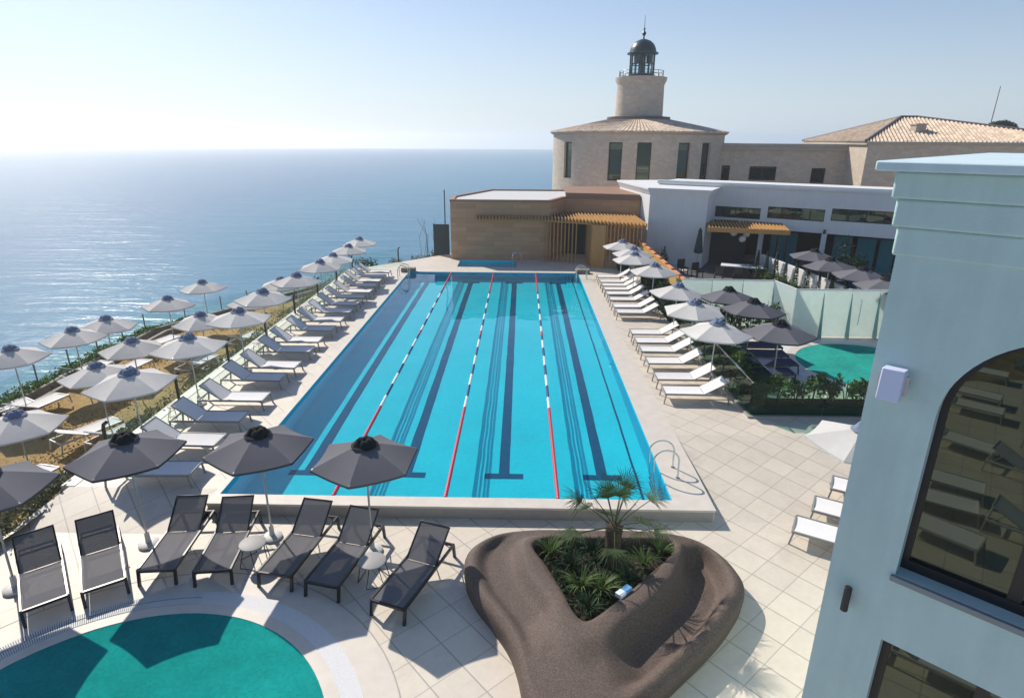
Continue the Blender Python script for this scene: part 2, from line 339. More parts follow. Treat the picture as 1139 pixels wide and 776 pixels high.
M = dict(
    water=clear_water_mat(),
    deck=tile_mat('deck_tiles', (.615, .55, .465)),
    coping=mat('coping_stone', (.62, .565, .5), .55, var=.07, scale=3, bump=.1),
    step_face=mat('step_stone', (.36, .33, .31), .6, var=.08, scale=4),
    basin=pool_tile_mat('pool_tile', (.02, .66, .78)),
    basin_wall=pool_tile_mat('pool_wall_tile', (.02, .54, .74)),
    lane=mat('lane_tile', (.01, .10, .2), .9, 0, var=.1),
    pool_water=water_mat('pool_water', (.93, .99, 1), 2.2, .16),
    green_basin=mosaic_mat('green_pool_tile', (.012, .27, .25), .05),
    green_water=water_mat('green_pool_water', (.75, .95, .93), 2.4, .16),
    green2_basin=mosaic_mat('small_pool_tile', (.03, .31, .26), .12),
    white_ring=mat('white_pebble', (.66, .66, .67), .7, var=.1, scale=40),
    sea=sea_mat(), mulch=mulch_mat(), pebble=pebble_mat(), rope=rope_mat(),
    soil=mat('soil', (.035, .024, .016), .95, var=.4, scale=20, bump=.8),
    rock=mat('rock', (.2, .17, .13), .9, var=.4, scale=1.5, bump=.9, bscale=4),
    land=mat('dry_land', (.25, .19, .11), .95, var=.4, scale=1.2, bump=.6, bscale=8),
    white_sling=fabric_mat('white_sling', (.80, .79, .80), .08),
    white_frame=mat('white_metal', (.55, .54, .53), .4, var=.03),
    grey_frame=mat('grey_metal', (.26, .25, .24), .4, var=.03),
    dark_sling=fabric_mat('charcoal_sling', (.17, .17, .19), .08, mesh=.2),
    dark_frame=mat('black_metal', (.012, .012, .016), .35, var=.05),
    navy_sling=fabric_mat('navy_sling', (.035, .05, .12), .04),
    white_canopy=fabric_mat('white_canopy', (.77, .755, .735), .34),
    dark_canopy=fabric_mat('charcoal_canopy', (.15, .15, .17), .06),
    slate_vent=fabric_mat('slate_vent', (.19, .23, .33), .05),
    black_vent=fabric_mat('black_vent', (.012, .015, .02), .02),
    pole=mat('aluminium_pole', (.5, .5, .5), .35, metal=.6, var=.02),
    steel=mat('steel', (.65, .65, .65), .18, metal=1, var=0),
    umb_base=mat('white_base', (.6, .6, .58), .6, var=.05),
    mint=stucco_mat('pale_stucco', (.51, .675, .67), .10, .35),
    mint_cap=stucco_mat('pale_cap', (.60, .75, .80), .09),
    white_wall=stucco_mat('white_stucco', (.74, .745, .74), .05),
    sill=mat('grey_sill', (.22, .25, .27), .5, var=.05),
    black=mat('black_paint', (.012, .013, .015), .4, var=.05),
    dark_glass=window_mat(),
    clad=clad_mat('brown_panel', (.50, .285, .16)),
    clad_top=mat('brown_parapet', (.30, .175, .11), .7, var=.08),
    gravel=mat('roof_gravel', (.6, .6, .6), .9, var=.15, scale=30),
    oak=wood_mat('oak_slat', (.50, .27, .085), 1),
    oak_v=wood_mat('oak_board', (.48, .26, .085), 2),
    stone=stone_mat('tan_stone', (.56, .475, .38), (2.2, 2.2, 4.4), .3),
    stone_smooth=mat('smooth_stone', (.45, .385, .32), .8, var=.08, scale=2),
    roof=roof_mat('roof_tile', (.62, .50, .38)),
    lantern=mat('lantern_green', (.012, .04, .042), .35, var=.1),
    lead=mat('lead_flashing', (.14, .11, .11), .5, var=.1),
    frost=fabric_mat('frosted_glass', (.80, .88, .845), .62),
    frost_fin=mat('teal_fin', (.12, .33, .34), .3, var=.05),
    fence_glass=glass_mat('fence_glass', (.88, .96, .94), 1.4, boost=.45),
    planter_glass=glass_mat('planter_glass', (.62, .80, .72), 1.4, boost=.6),
    pane=glass_mat('lantern_glass', (.8, .9, .92), 1.4),
    leaf=leaf_mat('leaf', (.07, .13, .045)), hedge=leaf_mat('hedge_leaf', (.022, .055, .022)), scrub=leaf_mat('scrub_leaf', (.11, .125, .065)),
    brightleaf=leaf_mat('bright_leaf', (.12, .2, .06)), cypress=leaf_mat('cypress_leaf', (.02, .045, .022)),
    palmleaf=leaf_mat('palm_leaf', (.05, .085, .03)), blade=leaf_mat('grass_blade', (.12, .18, .055)), agave=leaf_mat('dark_blade', (.03, .06, .025)),
    straw=leaf_mat('straw_leaf', (.26, .2, .08), .6), dry=leaf_mat('dry_stem', (.22, .19, .15)),
    bark=mat('palm_bark', (.07, .045, .03), .95, var=.5, scale=25, bump=1, bscale=30),
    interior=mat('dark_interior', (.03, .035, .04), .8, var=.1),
    teal_door=mat('teal_glass_door', (.04, .22, .28), .2, var=.1),
    paper=mat('white_paper', (.7, .72, .73), .7, var=.03),
    white_box=mat('white_plastic', (.62, .66, .86), .45, var=.02),
    blue_box=mat('blue_card', (.12, .32, .6), .5, var=.05), white_card=mat('white_card', (.75, .8, .85), .5, var=.02),
    table_grey=mat('grey_table', (.32, .31, .31), .6, var=.05), bamboo=wood_mat('bamboo', (.55, .36, .12), 2, 20),
    orange=mat('orange_rail', (.75, .30, .10), .5, var=.05), pink=mat('red_seat', (.35, .05, .04), .8, var=.1),
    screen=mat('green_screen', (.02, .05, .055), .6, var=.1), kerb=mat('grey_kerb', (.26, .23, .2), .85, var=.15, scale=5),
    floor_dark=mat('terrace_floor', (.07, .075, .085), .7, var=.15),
)

# ------------------------------------------------------------------ mesh builder
class MB:
    def __init__(s): s.v = []; s.f = []
    def add(s, vs, fs):
        n = len(s.v); s.v += [tuple(v) for v in vs]; s.f += [tuple(i + n for i in f) for f in fs]; return s
    def box(s, x0, x1, y0, y1, z0, z1, T=None):
        vs = [Vector((x, y, z)) for z in (z0, z1) for (x, y) in ((x0, y0), (x1, y0), (x1, y1), (x0, y1))]
        if T is not None: vs = [T @ v for v in vs]
        return s.add(vs, [(3, 2, 1, 0), (4, 5, 6, 7), (0, 1, 5, 4), (1, 2, 6, 5), (2, 3, 7, 6), (3, 0, 4, 7)])
    def bar(s, a, b, w, h=None, upv=(0, 0, 1)):
        """rectangular bar from a to b"""
        a = Vector(a); b = Vector(b); h = h or w; d = (b - a); L = d.length; d.normalize()
        u = Vector(upv)
        if abs(d.dot(u)) > .98: u = Vector((1, 0, 0))
        sd = d.cross(u).normalized(); u2 = sd.cross(d)
        vs = []
        for p in (a, b):
            for (i, j) in ((-1, -1), (1, -1), (1, 1), (-1, 1)): vs.append(p + sd * (i * w / 2) + u2 * (j * h / 2))
        return s.add(vs, [(3, 2, 1, 0), (4, 5, 6, 7), (0, 1, 5, 4), (1, 2, 6, 5), (2, 3, 7, 6), (3, 0, 4, 7)])
    def tube(s, path, r, n=8, r2=None):
        P = [Vector(p) for p in path]; rings = []; prev = None
        for i, p in enumerate(P):
            d = (P[min(i + 1, len(P) - 1)] - P[max(i - 1, 0)]).normalized()
            if prev is None:
                u = Vector((0, 0, 1)) if abs(d.z) < .9 else Vector((1, 0, 0))
                prev = d.cross(u).normalized()
            a = (prev - d * prev.dot(d)).normalized(); b = d.cross(a); prev = a
            rr = r if r2 is None else r + (r2 - r) * i / (len(P) - 1)
            rings.append([p + (a * math.cos(2 * PI * k / n) + b * math.sin(2 * PI * k / n)) * rr for k in range(n)])
        vs = [v for ring in rings for v in ring]; fs = []
        for i in range(len(P) - 1):
            for k in range(n): fs.append((i * n + k, i * n + (k + 1) % n, (i + 1) * n + (k + 1) % n, (i + 1) * n + k))
        fs.append(tuple(range(n - 1, -1, -1))); fs.append(tuple(range((len(P) - 1) * n, len(P) * n)))
        return s.add(vs, fs)
    def lathe(s, prof, n=24, c=(0, 0), a0=0, a1=2 * PI):
        full = abs(a1 - a0 - 2 * PI) < 1e-6; N = n if full else n + 1; vs = []; fs = []
        for (r, z) in prof:
            for k in range(N):
                a = a0 + (a1 - a0) * k / n; vs.append((c[0] + r * math.cos(a), c[1] + r * math.sin(a), z))
        for i in range(len(prof) - 1):
            for k in range(n):
                k2 = (k + 1) % N; fs.append((i * N + k, i * N + k2, (i + 1) * N + k2, (i + 1) * N + k))
        if full:
            if prof[0][0] > 1e-6: fs.append(tuple(range(n - 1, -1, -1)))
            if prof[-1][0] > 1e-6: fs.append(tuple(range((len(prof) - 1) * N, len(prof) * N)))
        return s.add(vs, fs)
    def prism(s, poly, z0, z1, holes=(), bottom=True, side=True):
        """poly/holes lists of (x,y); z0,z1 numbers"""
        loops = [list(poly)] + [list(h) for h in holes]
        flat = [p for l in loops for p in l]
        tris = tessellate_polygon([[Vector((p[0], p[1], 0)) for p in l] for l in loops])
        n = len(flat)
        ft = []
        for t in tris:
            a, b, c = (flat[i] for i in t)
            if (b[0] - a[0]) * (c[1] - a[1]) - (b[1] - a[1]) * (c[0] - a[0]) < 0: t = (t[0], t[2], t[1])
            ft.append(tuple(t))
        s.add([(p[0], p[1], z1) for p in flat], ft)
        if bottom: s.add([(p[0], p[1], z0) for p in flat], [tuple(reversed(t)) for t in ft])
        if side:
            for li, l in enumerate(loops):
                ar = sum(l[i][0] * l[(i + 1) % len(l)][1] - l[(i + 1) % len(l)][0] * l[i][1] for i in range(len(l)))
                if (ar < 0) == (li == 0): l = l[::-1]
                k = len(l)
                s.add([(p[0], p[1], z0) for p in l] + [(p[0], p[1], z1) for p in l], [(i, (i + 1) % k, k + (i + 1) % k, k + i) for i in range(k)])
        return s
    def build(s, name, material, parent=None, smooth=True, ang=35, bevel=0):
        me = bpy.data.meshes.new(name); me.from_pydata(s.v, [], s.f); me.validate(); me.update()
        if smooth and me.polygons:
            me.polygons.foreach_set('use_smooth', [True] * len(me.polygons)); me.set_sharp_from_angle(angle=R(ang))
        me.materials.append(M[material] if isinstance(material, str) else material)
        o = bpy.data.objects.new(name, me); col.objects.link(o)
        if parent: o.parent = parent
        if bevel:
            md = o.modifiers.new('bevel', 'BEVEL'); md.width = bevel; md.segments = 2; md.limit_method = 'ANGLE'
        return o

def tag(o, label=None, cat=None, group=None, kind=None):
    if label: o['label'] = label
    if cat: o['category'] = cat
    if group: o['group'] = group
    if kind: o['kind'] = kind
    return o

def thing(name, label, cat, loc=(0, 0, 0), rz=0, group=None):
    o = bpy.data.objects.new(name, None); col.objects.link(o); o.empty_display_size = .2
    o.location = loc; o.rotation_euler = (0, 0, rz)
    return tag(o, label, cat, group)

def struct(o, label=None, cat=None): return tag(o, label, cat, None, 'structure')

KIDS = {}
def copy_tree(o, parent=None):
    c = o.copy(); col.objects.link(c)
    if parent: c.parent = parent
    for ch in [x for x in o.children]: copy_tree(ch, c)
    return c
_used = set()
def place(proto, loc, rz, label, group=None, scale=1):
    o = proto if proto.name not in _used else copy_tree(proto)
    if o is proto: _used.add(proto.name)
    tl = R(1.6) if proto.name.startswith('parasol') else 0
    o.location = loc; o.rotation_euler = (random.uniform(-tl, tl), random.uniform(-tl, tl), rz); o.scale = (scale, scale, scale)
    o['label'] = label
    if group: o['group'] = group
    return o

ORD = ['first', 'second', 'third', 'fourth', 'fifth', 'sixth', 'seventh', 'eighth', 'ninth', 'tenth', 'eleventh', 'twelfth', 'thirteenth', 'fourteenth', 'fifteenth', 'sixteenth', 'seventeenth', 'eighteenth', 'nineteenth', 'twentieth']
ZN = -.3
def grow(poly, d):
    n = len(poly); out = []
    for i in range(n):
        p = Vector((*poly[i - 1], 0)); q = Vector((*poly[i], 0)); r = Vector((*poly[(i + 1) % n], 0))
        a = (q - p).normalized(); c = (r - q).normalized(); na = Vector((a.y, -a.x, 0)); nc = Vector((c.y, -c.x, 0)); m_ = (na + nc); m_ = m_ * (d / max(.3, m_.dot(na)))
        out.append((q.x + m_.x, q.y + m_.y))
    return out
def circle(cx, cy, r, n=64): return [(cx + r * math.cos(2 * PI * k / n), cy + r * math.sin(2 * PI * k / n)) for k in range(n)]

# ------------------------------------------------------------------ sea, land, decks
R_SEA, Z_SEA = 117000., -7.
b = MB(); rings = [0, 30, 60, 100, 160, 250, 400, 600, 900, 1300, 1800, 2400, 3200]; NA = 96
for r in rings:
    for k in range(NA):
        a = 2 * PI * k / NA; b.v.append((r * math.cos(a), r * math.sin(a), -r * r / (2 * R_SEA)))
for i in range(len(rings) - 1):
    for k in range(NA): b.f.append((i * NA + k, i * NA + (k + 1) % NA, (i + 1) * NA + (k + 1) % NA, (i + 1) * NA + k))
sea = struct(b.build('sea', 'sea', ang=180)); sea.location = (0, 0, Z_SEA)

coast = [(-18.7, -30), (-18.7, 28.6), (-16.6, 32), (-14.0, 36), (-11.5, 41), (-8, 44.5), (-5, 50), (1, 56), (1, 80), (160, 120), (160, -30)]
b = MB(); b.prism(coast, -9, -1.75)
struct(b.build('ground', 'land'))
# rocks as rough foot of the land
b = MB()
for i in range(120):
    t = random.random() * (len(coast) - 4); k = int(t); f = t - k
    x = coast[k][0] * (1 - f) + coast[k + 1][0] * f - random.random() * 2.2; y = coast[k][1] * (1 - f) + coast[k + 1][1] * f
    s = .5 + random.random() * 1.4; z = -7.2 + random.random() * 2.2
    vs = []
    for (p, q) in ((0, -1), (.9, -.4), (.9, .6), (0, .9)):
        for kk in range(6):
            a = kk * PI / 3; rr = (1 - abs(q) * .55) * (.8 + random.random() * .4) * s; vs.append((x + rr * math.cos(a), y + rr * math.sin(a), z + q * s * .7))
    fs = [(i_ * 6 + k_, i_ * 6 + (k_ + 1) % 6, (i_ + 1) * 6 + (k_ + 1) % 6, (i_ + 1) * 6 + k_) for i_ in range(3) for k_ in range(6)] + [tuple(range(18, 24))]
    b.add(vs, fs)
tag(b.build('shore_rocks', 'rock', smooth=False), 'rough brown shore rocks along the foot of the coast', 'rocks', kind='stuff')

# lower terrace of mulch
b = MB(); NX, NY = 24, 60
for j in range(NY + 1):
    for i in range(NX + 1):
        y = -6 + 46 * j / NY
        xl = -17.6 if y < 28 else (-17.6 + (y - 28) * .55); xr = -10.6
        x = xl + (xr - xl) * i / NX
        b.v.append((x, y, -1.62 + .05 * math.sin(x * 1.7 + y) + .04 * math.sin(y * 1.3 - x) + random.uniform(-.012, .012)))
for j in range(NY):
    for i in range(NX): b.f.append((j * (NX + 1) + i, j * (NX + 1) + i + 1, (j + 1) * (NX + 1) + i + 1, (j + 1) * (NX + 1) + i))
struct(b.build('mulch_terrace', 'mulch', ang=180))

PX0, PX1, PY0, PY1 = -6.72, 3.42, 11.78, 36.0
plunge = [(-4.0, 37.6), (-.35, 37.6), (-.35, 39.75), (-4.0, 39.75)]
GP = (-5.6, 5.4, 3.1); GP2 = (12.5, 20.6, 2.45)
deck_poly = [(-10.3, 12.0), (-6.85, 12.0), (-6.85, 11.42), (4.27, 11.42), (4.27, 15.0), (70, 15.0), (70, 60), (2, 60), (-4.9, 43.5), (-4.9, 42.2), (-7.9, 38.9), (-10.3, 36.5)]
b = MB(); b.prism(deck_poly, -1.75, 0, holes=[[(PX0 - .02, PY0 - .02), (PX1 + .02, PY0 - .02), (PX1 + .02, PY1 + .02), (PX0 - .02, PY1 + .02)], grow(plunge, .02), circle(GP2[0], GP2[1], GP2[2] + .01)], bottom=False)
struct(b.build('deck', 'deck', smooth=False))
b = MB(); b.prism([(-10.75, -12), (70, -12), (70, 11.42), (-6.85, 11.42), (-6.85, 10.7), (-10.75, 10.7)], -1.75, ZN, holes=[circle(GP[0], GP[1], GP[2] + .01, n=96)], bottom=False)
struct(b.build('deck', 'deck', smooth=False))
b = MB()
b.add([(4.27, 11.42, ZN), (70, 11.42, ZN), (70, 15.0, 0), (4.27, 15.0, 0)], [(0, 1, 2, 3)])
b.add([(-10.75, 10.7, ZN), (-6.85, 10.7, ZN), (-6.85, 12.0, 0), (-10.3, 12.0, 0)], [(0, 1, 2, 3)])
b.add([(-10.75, 10.7, ZN), (-10.3, 12, 0), (-10.3, 12, -1.75), (-10.75, 10.7, -1.75)], [(0, 1, 2, 3)])
struct(b.build('ramp', 'deck', smooth=False))
# pale kerb along the seaward edge of the deck
b = MB(); b.box(-10.52, -10.18, 12.0, 36.5, -.6, .012)
struct(b.build('deck_edge', 'coping', bevel=.01))
# step under the near end of the pool
b = MB(); b.box(-6.83, 4.25, 11.415, 11.425, ZN, -.045); struct(b.build('step', 'step_face', smooth=False))
b = MB(); b.prism([(-6.87, 11.40), (4.29, 11.40), (4.29, 13.2), (3.95, 36.5), (-7.02, 36.5), (-6.87, 13)], -.045, .006, holes=[[(PX0 - .004, PY0 - .004), (PX1 + .004, PY0 - .004), (PX1 + .004, PY1 + .004), (PX0 - .004, PY1 + .004)]], bottom=False)
struct(b.build('pool_coping', 'coping', smooth=False))

# ------------------------------------------------------------------ main pool
ZB = -1.2
b = MB(); b.add([(PX0, PY0, ZB), (PX1, PY0, ZB), (PX1, PY1, ZB), (PX0, PY1, ZB)], [(0, 1, 2, 3)])
basin = struct(b.build('pool_basin', 'basin', smooth=False))
b = MB()
for (p, q) in (((PX0, PY0), (PX0, PY1)), ((PX0, PY1), (PX1, PY1)), ((PX1, PY1), (PX1, PY0)), ((PX1, PY0), (PX0, PY0))):
    b.add([(p[0], p[1], ZB), (q[0], q[1], ZB), (q[0], q[1], .003), (p[0], p[1], .003)], [(0, 1, 2, 3)])
b.build('basin_wall', 'basin_wall', basin, smooth=False)
LW = (PX1 - PX0) / 4
for i in range(4):
    x = PX0 + LW * (i + .5); b = MB(); z = ZB + .006
    b.box(x - .14, x + .14, 13.9, 34.6, ZB, z); b.box(x - .5, x + .5, 13.65, 13.9, ZB, z); b.box(x - .5, x + .5, 34.6, 34.95, ZB, z)
    b.build('lane_line', 'lane', basin, smooth=False)
    b = MB(); b.box(x - .16, x + .16, PY1 - .014, PY1 - .003, -.34, -.2)
    b.build('wall_target', 'lane', basin, smooth=False)
# thin dark line along the right foot of the basin
b = MB(); b.box(PX1 - .42, PX1 - .36, PY0 + .1, PY1 - .1, ZB, ZB + .006); b.build('edge_line', 'lane', basin, smooth=False)
def water_sheet(name, poly, z, m, kind='structure'):
    b = MB(); b.prism(poly, z, z, bottom=False, side=False); return struct(b.build(name, m, smooth=False))
def ripple(x, y, k=1.0): return k * (.012 * mnoise.noise(Vector((x * 1.3, y * 1.1, 0))) + .0025 * mnoise.noise(Vector((x * 3.1, y * 2.7, 5))))
def refract_water(name, b, basins):
    o = struct(b.build(name, 'water', ang=180)); o.cycles.is_caustics_caster = True
    for q in basins:
        for r_ in [q] + list(q.children): r_.cycles.is_caustics_receiver = True
    return o
b = MB(); nx, ny = 126, 302
for jj in range(ny + 1):
    for ii in range(nx + 1):
        x = PX0 + .002 + (PX1 - PX0 - .004) * ii / nx; y = PY0 + .002 + (PY1 - PY0 - .004) * jj / ny
        b.v.append((x, y, -.07 + ripple(x, y, .45)))
for jj in range(ny):
    for ii in range(nx): b.f.append((jj * (nx + 1) + ii, jj * (nx + 1) + ii + 1, (jj + 1) * (nx + 1) + ii + 1, (jj + 1) * (nx + 1) + ii))
refract_water('pool_water', b, [basin])
names = ['lane rope between the two leftmost lanes, nearest the seaside loungers', 'middle lane rope of red, white and navy floats down the pool centre', 'lane rope of red and navy floats nearest the white loungers on the right']
for i in range(3):
    x = PX0 + LW * (i + 1); b = MB(); L = PY1 - PY0
    y = .05
    while y < L - .05:
        b.tube([(0, y, 0), (0, y + .02, 0), (0, y + .08, 0), (0, y + .095, 0)], .045, 8); y += .11
    b.tube([(0, 0, 0), (0, L, 0)], .012, 6)
    o = b.build('lane_rope', 'rope'); o.location = (x, PY0, -.045)
    tag(o, names[i], 'lane rope', 'lane ropes in the pool')

# plunge pool in front of the brown building
b = MB(); b.add([(p[0], p[1], -1.0) for p in plunge], [(0, 1, 2, 3)])
for i in range(4):
    p, q = plunge[i], plunge[(i + 1) % 4]; b.add([(p[0], p[1], -1.), (q[0], q[1], -1.), (q[0], q[1], -.002), (p[0], p[1], -.002)], [(3, 2, 1, 0)])
struct(b.build('plunge_basin', 'basin', smooth=False))
water_sheet('plunge_water', [(p[0], p[1]) for p in plunge], -.1, 'pool_water')

# round pools
def round_pool(cx, cy, r, z, depth, basin_m, rings, wz):
    b = MB(); b.lathe([(r, z + .002), (r, z - depth + .25), (r - .25, z - depth), (0.001, z - depth)], 96, (cx, cy))
    b.f.pop() if len(b.f[-1]) > 4 else None
    bs = struct(b.build('round_basin', basin_m, ang=60))
    b = MB(); nr, na = 40, 160
    b.v.append((cx, cy, wz + ripple(cx, cy, .7)))
    for i in range(1, nr + 1):
        for k in range(na):
            a = 2 * PI * k / na; x = cx + (r - .004) * i / nr * math.cos(a); y = cy + (r - .004) * i / nr * math.sin(a); b.v.append((x, y, wz + ripple(x, y, .6)))
    b.f = [(0, 1 + k, 1 + (k + 1) % na) for k in range(na)]
    for i in range(nr - 1):
        for k in range(na): p = 1 + i * na; b.f.append((p + k, p + na + k, p + na + (k + 1) % na, p + (k + 1) % na))
    refract_water('round_pool_water', b, [bs])
    for (r0, r1, m, dz) in rings:
        b = MB(); b.prism(circle(cx, cy, r1, 96), z + .001, z + dz, holes=[circle(cx, cy, r0, 96)], bottom=False)
        struct(b.build('pool_rim', m, smooth=False))
round_pool(GP[0], GP[1], GP[2], ZN, 1.0, 'green_basin', [(3.085, 3.3, 'coping', .012), (3.3, 3.62, 'white_ring', .006), (3.62, 4.12, 'coping', .005), (4.13, 4.15, 'step_face', .004)], ZN - .07)
round_pool(GP2[0], GP2[1], GP2[2], 0, 1.0, 'green2_basin', [(2.43, 2.75, 'coping', .012), (2.75, 3.1, 'white_ring', .006)], -.07)
b = MB()
for k in range(190):       # slotted overflow grate on the seaward side of the round pool
    a = R(92) + R(100) * k / 189
    T = Matrix.Translation((GP[0], GP[1], 0)) @ Matrix.Rotation(a, 4, 'Z')
    b.box(3.31, 3.445, -.0105, .0105, ZN + .006, ZN + .02, T); b.box(3.475, 3.61, -.0105, .0105, ZN + .006, ZN + .02, T)
g = tag(b.build('overflow_grate', 'paper', smooth=False), 'curved white slotted overflow grate along the round green pool', 'grate')
b = MB(); b.lathe([(3.305, ZN + .0065), (3.615, ZN + .0065)], 60, GP[:2], R(92), R(192)); b.build('channel', 'kerb', g)

# ------------------------------------------------------------------ parasols
def hexpt(R_, k, z, off=30): a = R(off + 60 * k); return Vector((R_ * math.cos(a), R_ * math.sin(a), z))
def make_parasol(canopy_m, vent_m, rad=1.1, apex=2.25, rim=1.90, base=True):
    root = thing('parasol', '-', 'parasol')
    if base:
        b = MB(); b.lathe([(.19, 0), (.2, .01), (.2, .05), (.17, .07), (.06, .08), (.05, .1), (.045, .3), (.03, .31)], 24); b.build('base', 'umb_base', root)
    b = MB(); b.tube([(0, 0, .02), (0, 0, apex - .02)], .021, 10); b.build('pole', 'pole', root)
    # canopy: six sagging panels with thickness
    b = MB(); N = 8; n = 6 * 4
    def ring(t, dz):
        out = []
        for k in range(6):
            A = hexpt(rad * t, k, 0); B = hexpt(rad * t, k + 1, 0)
            for j in range(4):
                p = A.lerp(B, j / 4); f = 4 * (j / 4) * (1 - j / 4)
                sag = .035 * f * t * t
                p2 = p * (1 - .02 * f * t)
                out.append((p2.x, p2.y, apex - (apex - rim) * (t ** 1.08) - sag + dz))
        return out
    ts = [.10, .3, .5, .7, .85, 1.0]
    top = [ring(t, 0) for t in ts]; bot = [ring(t, -.008) for t in ts]
    allr = top + [ring(1.0, -.045)] + bot[::-1]
    for r in allr: b.v += r
    for i in range(len(allr) - 1):
        for k in range(n): b.f.append((i * n + k, i * n + (k + 1) % n, (i + 1) * n + (k + 1) % n, (i + 1) * n + k))
    b.f = [tuple(reversed(f)) for f in b.f]
    can = b.build('canopy', canopy_m, root, ang=14)
    # ruffled vent on top: six puffed petals and a knob
    b = MB()
    for k in range(6):
        a = R(60 * k + 30 + random.uniform(-9, 9)); d = Vector((math.cos(a), math.sin(a), 0)); sdv = Vector((-d.y, d.x, 0)); hk = random.uniform(.75, 1.5)
        P = []
        for i in range(6):
            t = i / 5; w = .02 + .1 * math.sin(PI * (.15 + .7 * t)) ; zz = apex + .02 + .085 * hk * math.sin(PI * min(1, t * 1.05)) - .07 * t
            for j in range(5):
                s_ = j / 4 * 2 - 1; P.append(d * (.02 + .215 * t) + sdv * (w * s_) + Vector((0, 0, zz - .10 * hk * s_ * s_ * (.2 + .8 * math.sin(PI * t)))))
        b.add(P, [(i * 5 + j, (i + 1) * 5 + j, (i + 1) * 5 + j + 1, i * 5 + j + 1) for i in range(5) for j in range(4)])
    b.lathe([(.26, apex - .052), (.2, apex - .02), (.1, apex + .01), (.03, apex + .05), (.03, apex + .1), (.001, apex + .11)], 12)
    b.build('vent', vent_m, root, ang=50)
    b = MB(); b.lathe([(.045, apex - .62), (.05, apex - .6), (.05, apex - .54), (.03, apex - .53)], 12); b.build('hub', 'black', root)
    for k in range(6):
        b = MB(); q = hexpt(rad * .97, k, rim + .0)
        b.bar((0, 0, apex - .03), (q.x, q.y, q.z), .014, .02)
        mid = Vector((0, 0, apex - .03)).lerp(q, .5); b.bar((0, 0, apex - .57), mid, .012, .016)
        b.build('rib', 'pole', root)
    return root
pw = make_parasol('white_canopy', 'slate_vent'); pdk = make_parasol('dark_canopy', 'black_vent')
pdt = make_parasol('dark_canopy', 'black_vent', 1.03, apex=2.45, rim=2.10)
pw_low = make_parasol('white_canopy', 'slate_vent', apex=2.45, rim=2.07, base=False)

CAMP = Vector((0, 0, CAM_H))
def unproj(x, y, z):
    d = Fv + R2 * ((x - 569.5) / F_PX) - U2 * ((y - 388) / F_PX); t = (z - CAM_H) / d.z; return CAMP + d * t
def rz(): return random.uniform(-.25, .25)
for i, (x, y) in enumerate([(400, 265), (388, 273), (371, 283), (356, 290), (329, 305), (291, 322.5), (264, 345), (209, 374), (145, 412)][::-1]):
    p = unproj(x, y, 2.14); place(pw, (p.x, p.y, 0), rz(), 'pale parasol over the seaside deck loungers, %s from the near end' % ORD[i], 'pale parasols behind the seaside loungers', .95)
ends = {0: 'nearest', 6: 'farthest'}
for i, (x, y) in enumerate([(797, 358), (773.5, 335), (753, 316.5), (728, 294), (707, 281.7), (704, 275.5), (692.5, 268)]):
    p = unproj(x, y, 2.25); place(pw, (p.x, p.y, 0), rz(), 'white parasol by the hedges right of the pool, %s from the near end' % ORD[i], 'white parasols right of the pool', 1)
p = unproj(944, 475, 1.95); place(pw, (p.x + .25, p.y, ZN), .3, 'white parasol partly hidden behind the corner of the pale building', None, 1)
dl = ['charcoal parasol cut off by the left picture edge', 'charcoal parasol in front of the mulch terrace, left of the pool', 'charcoal parasol at the near left corner of the pool', 'charcoal parasol over the near edge of the pool, nearest the brown planter']
for i, (x, y) in enumerate([(-24, 524), (139, 485), (286, 479), (404.5, 491)]):
    p = unproj(x, y, 2.17); place(pdt, (p.x, p.y, ZN), rz() * .4, dl[i], 'charcoal parasols over the dark loungers')
for i, (x, y) in enumerate([(870, 357), (838, 333), (812, 320)]):
    p = unproj(x, y, 2.3); place(pdk, (p.x, p.y, 0), rz(), 'charcoal parasol beside the small round green pool, %s' % ['nearest of three', 'middle of three', 'farthest of three'][i], 'charcoal parasols by the small round pool')
ll = [(14, 455), (105, 402), (144, 374), (222, 345), (279, 324.5), (10, 382), (80, 362), (114, 350), (184, 328), (225, 310), (311, 307)]
for i, (x, y) in enumerate(ll):
    p = unproj(x, y, .95)
    lab = 'pale parasol on the mulch terrace, %s from the near end of %s row' % ((ORD[i], 'the inner') if i < 5 else (ORD[i - 5], 'the seaward'))
    place(pw_low, (p.x, p.y, -1.62), rz(), lab, 'pale parasols on the mulch terrace')

# closed parasol standing before the white block
b = MB(); root = thing('closed_parasol', 'closed dark parasol standing against the white block wall', 'parasol')
b.tube([(0, 0, 0), (0, 0, 2.5)], .025, 8); b.build('pole', 'pole', root)
b = MB(); b.lathe([(.2, 1.0), (.27, 1.05), (.22, 1.5), (.14, 2.1), (.1, 2.25), (.13, 2.3), (.05, 2.5), (.001, 2.55)], 14); b.build('canopy', 'screen', root)

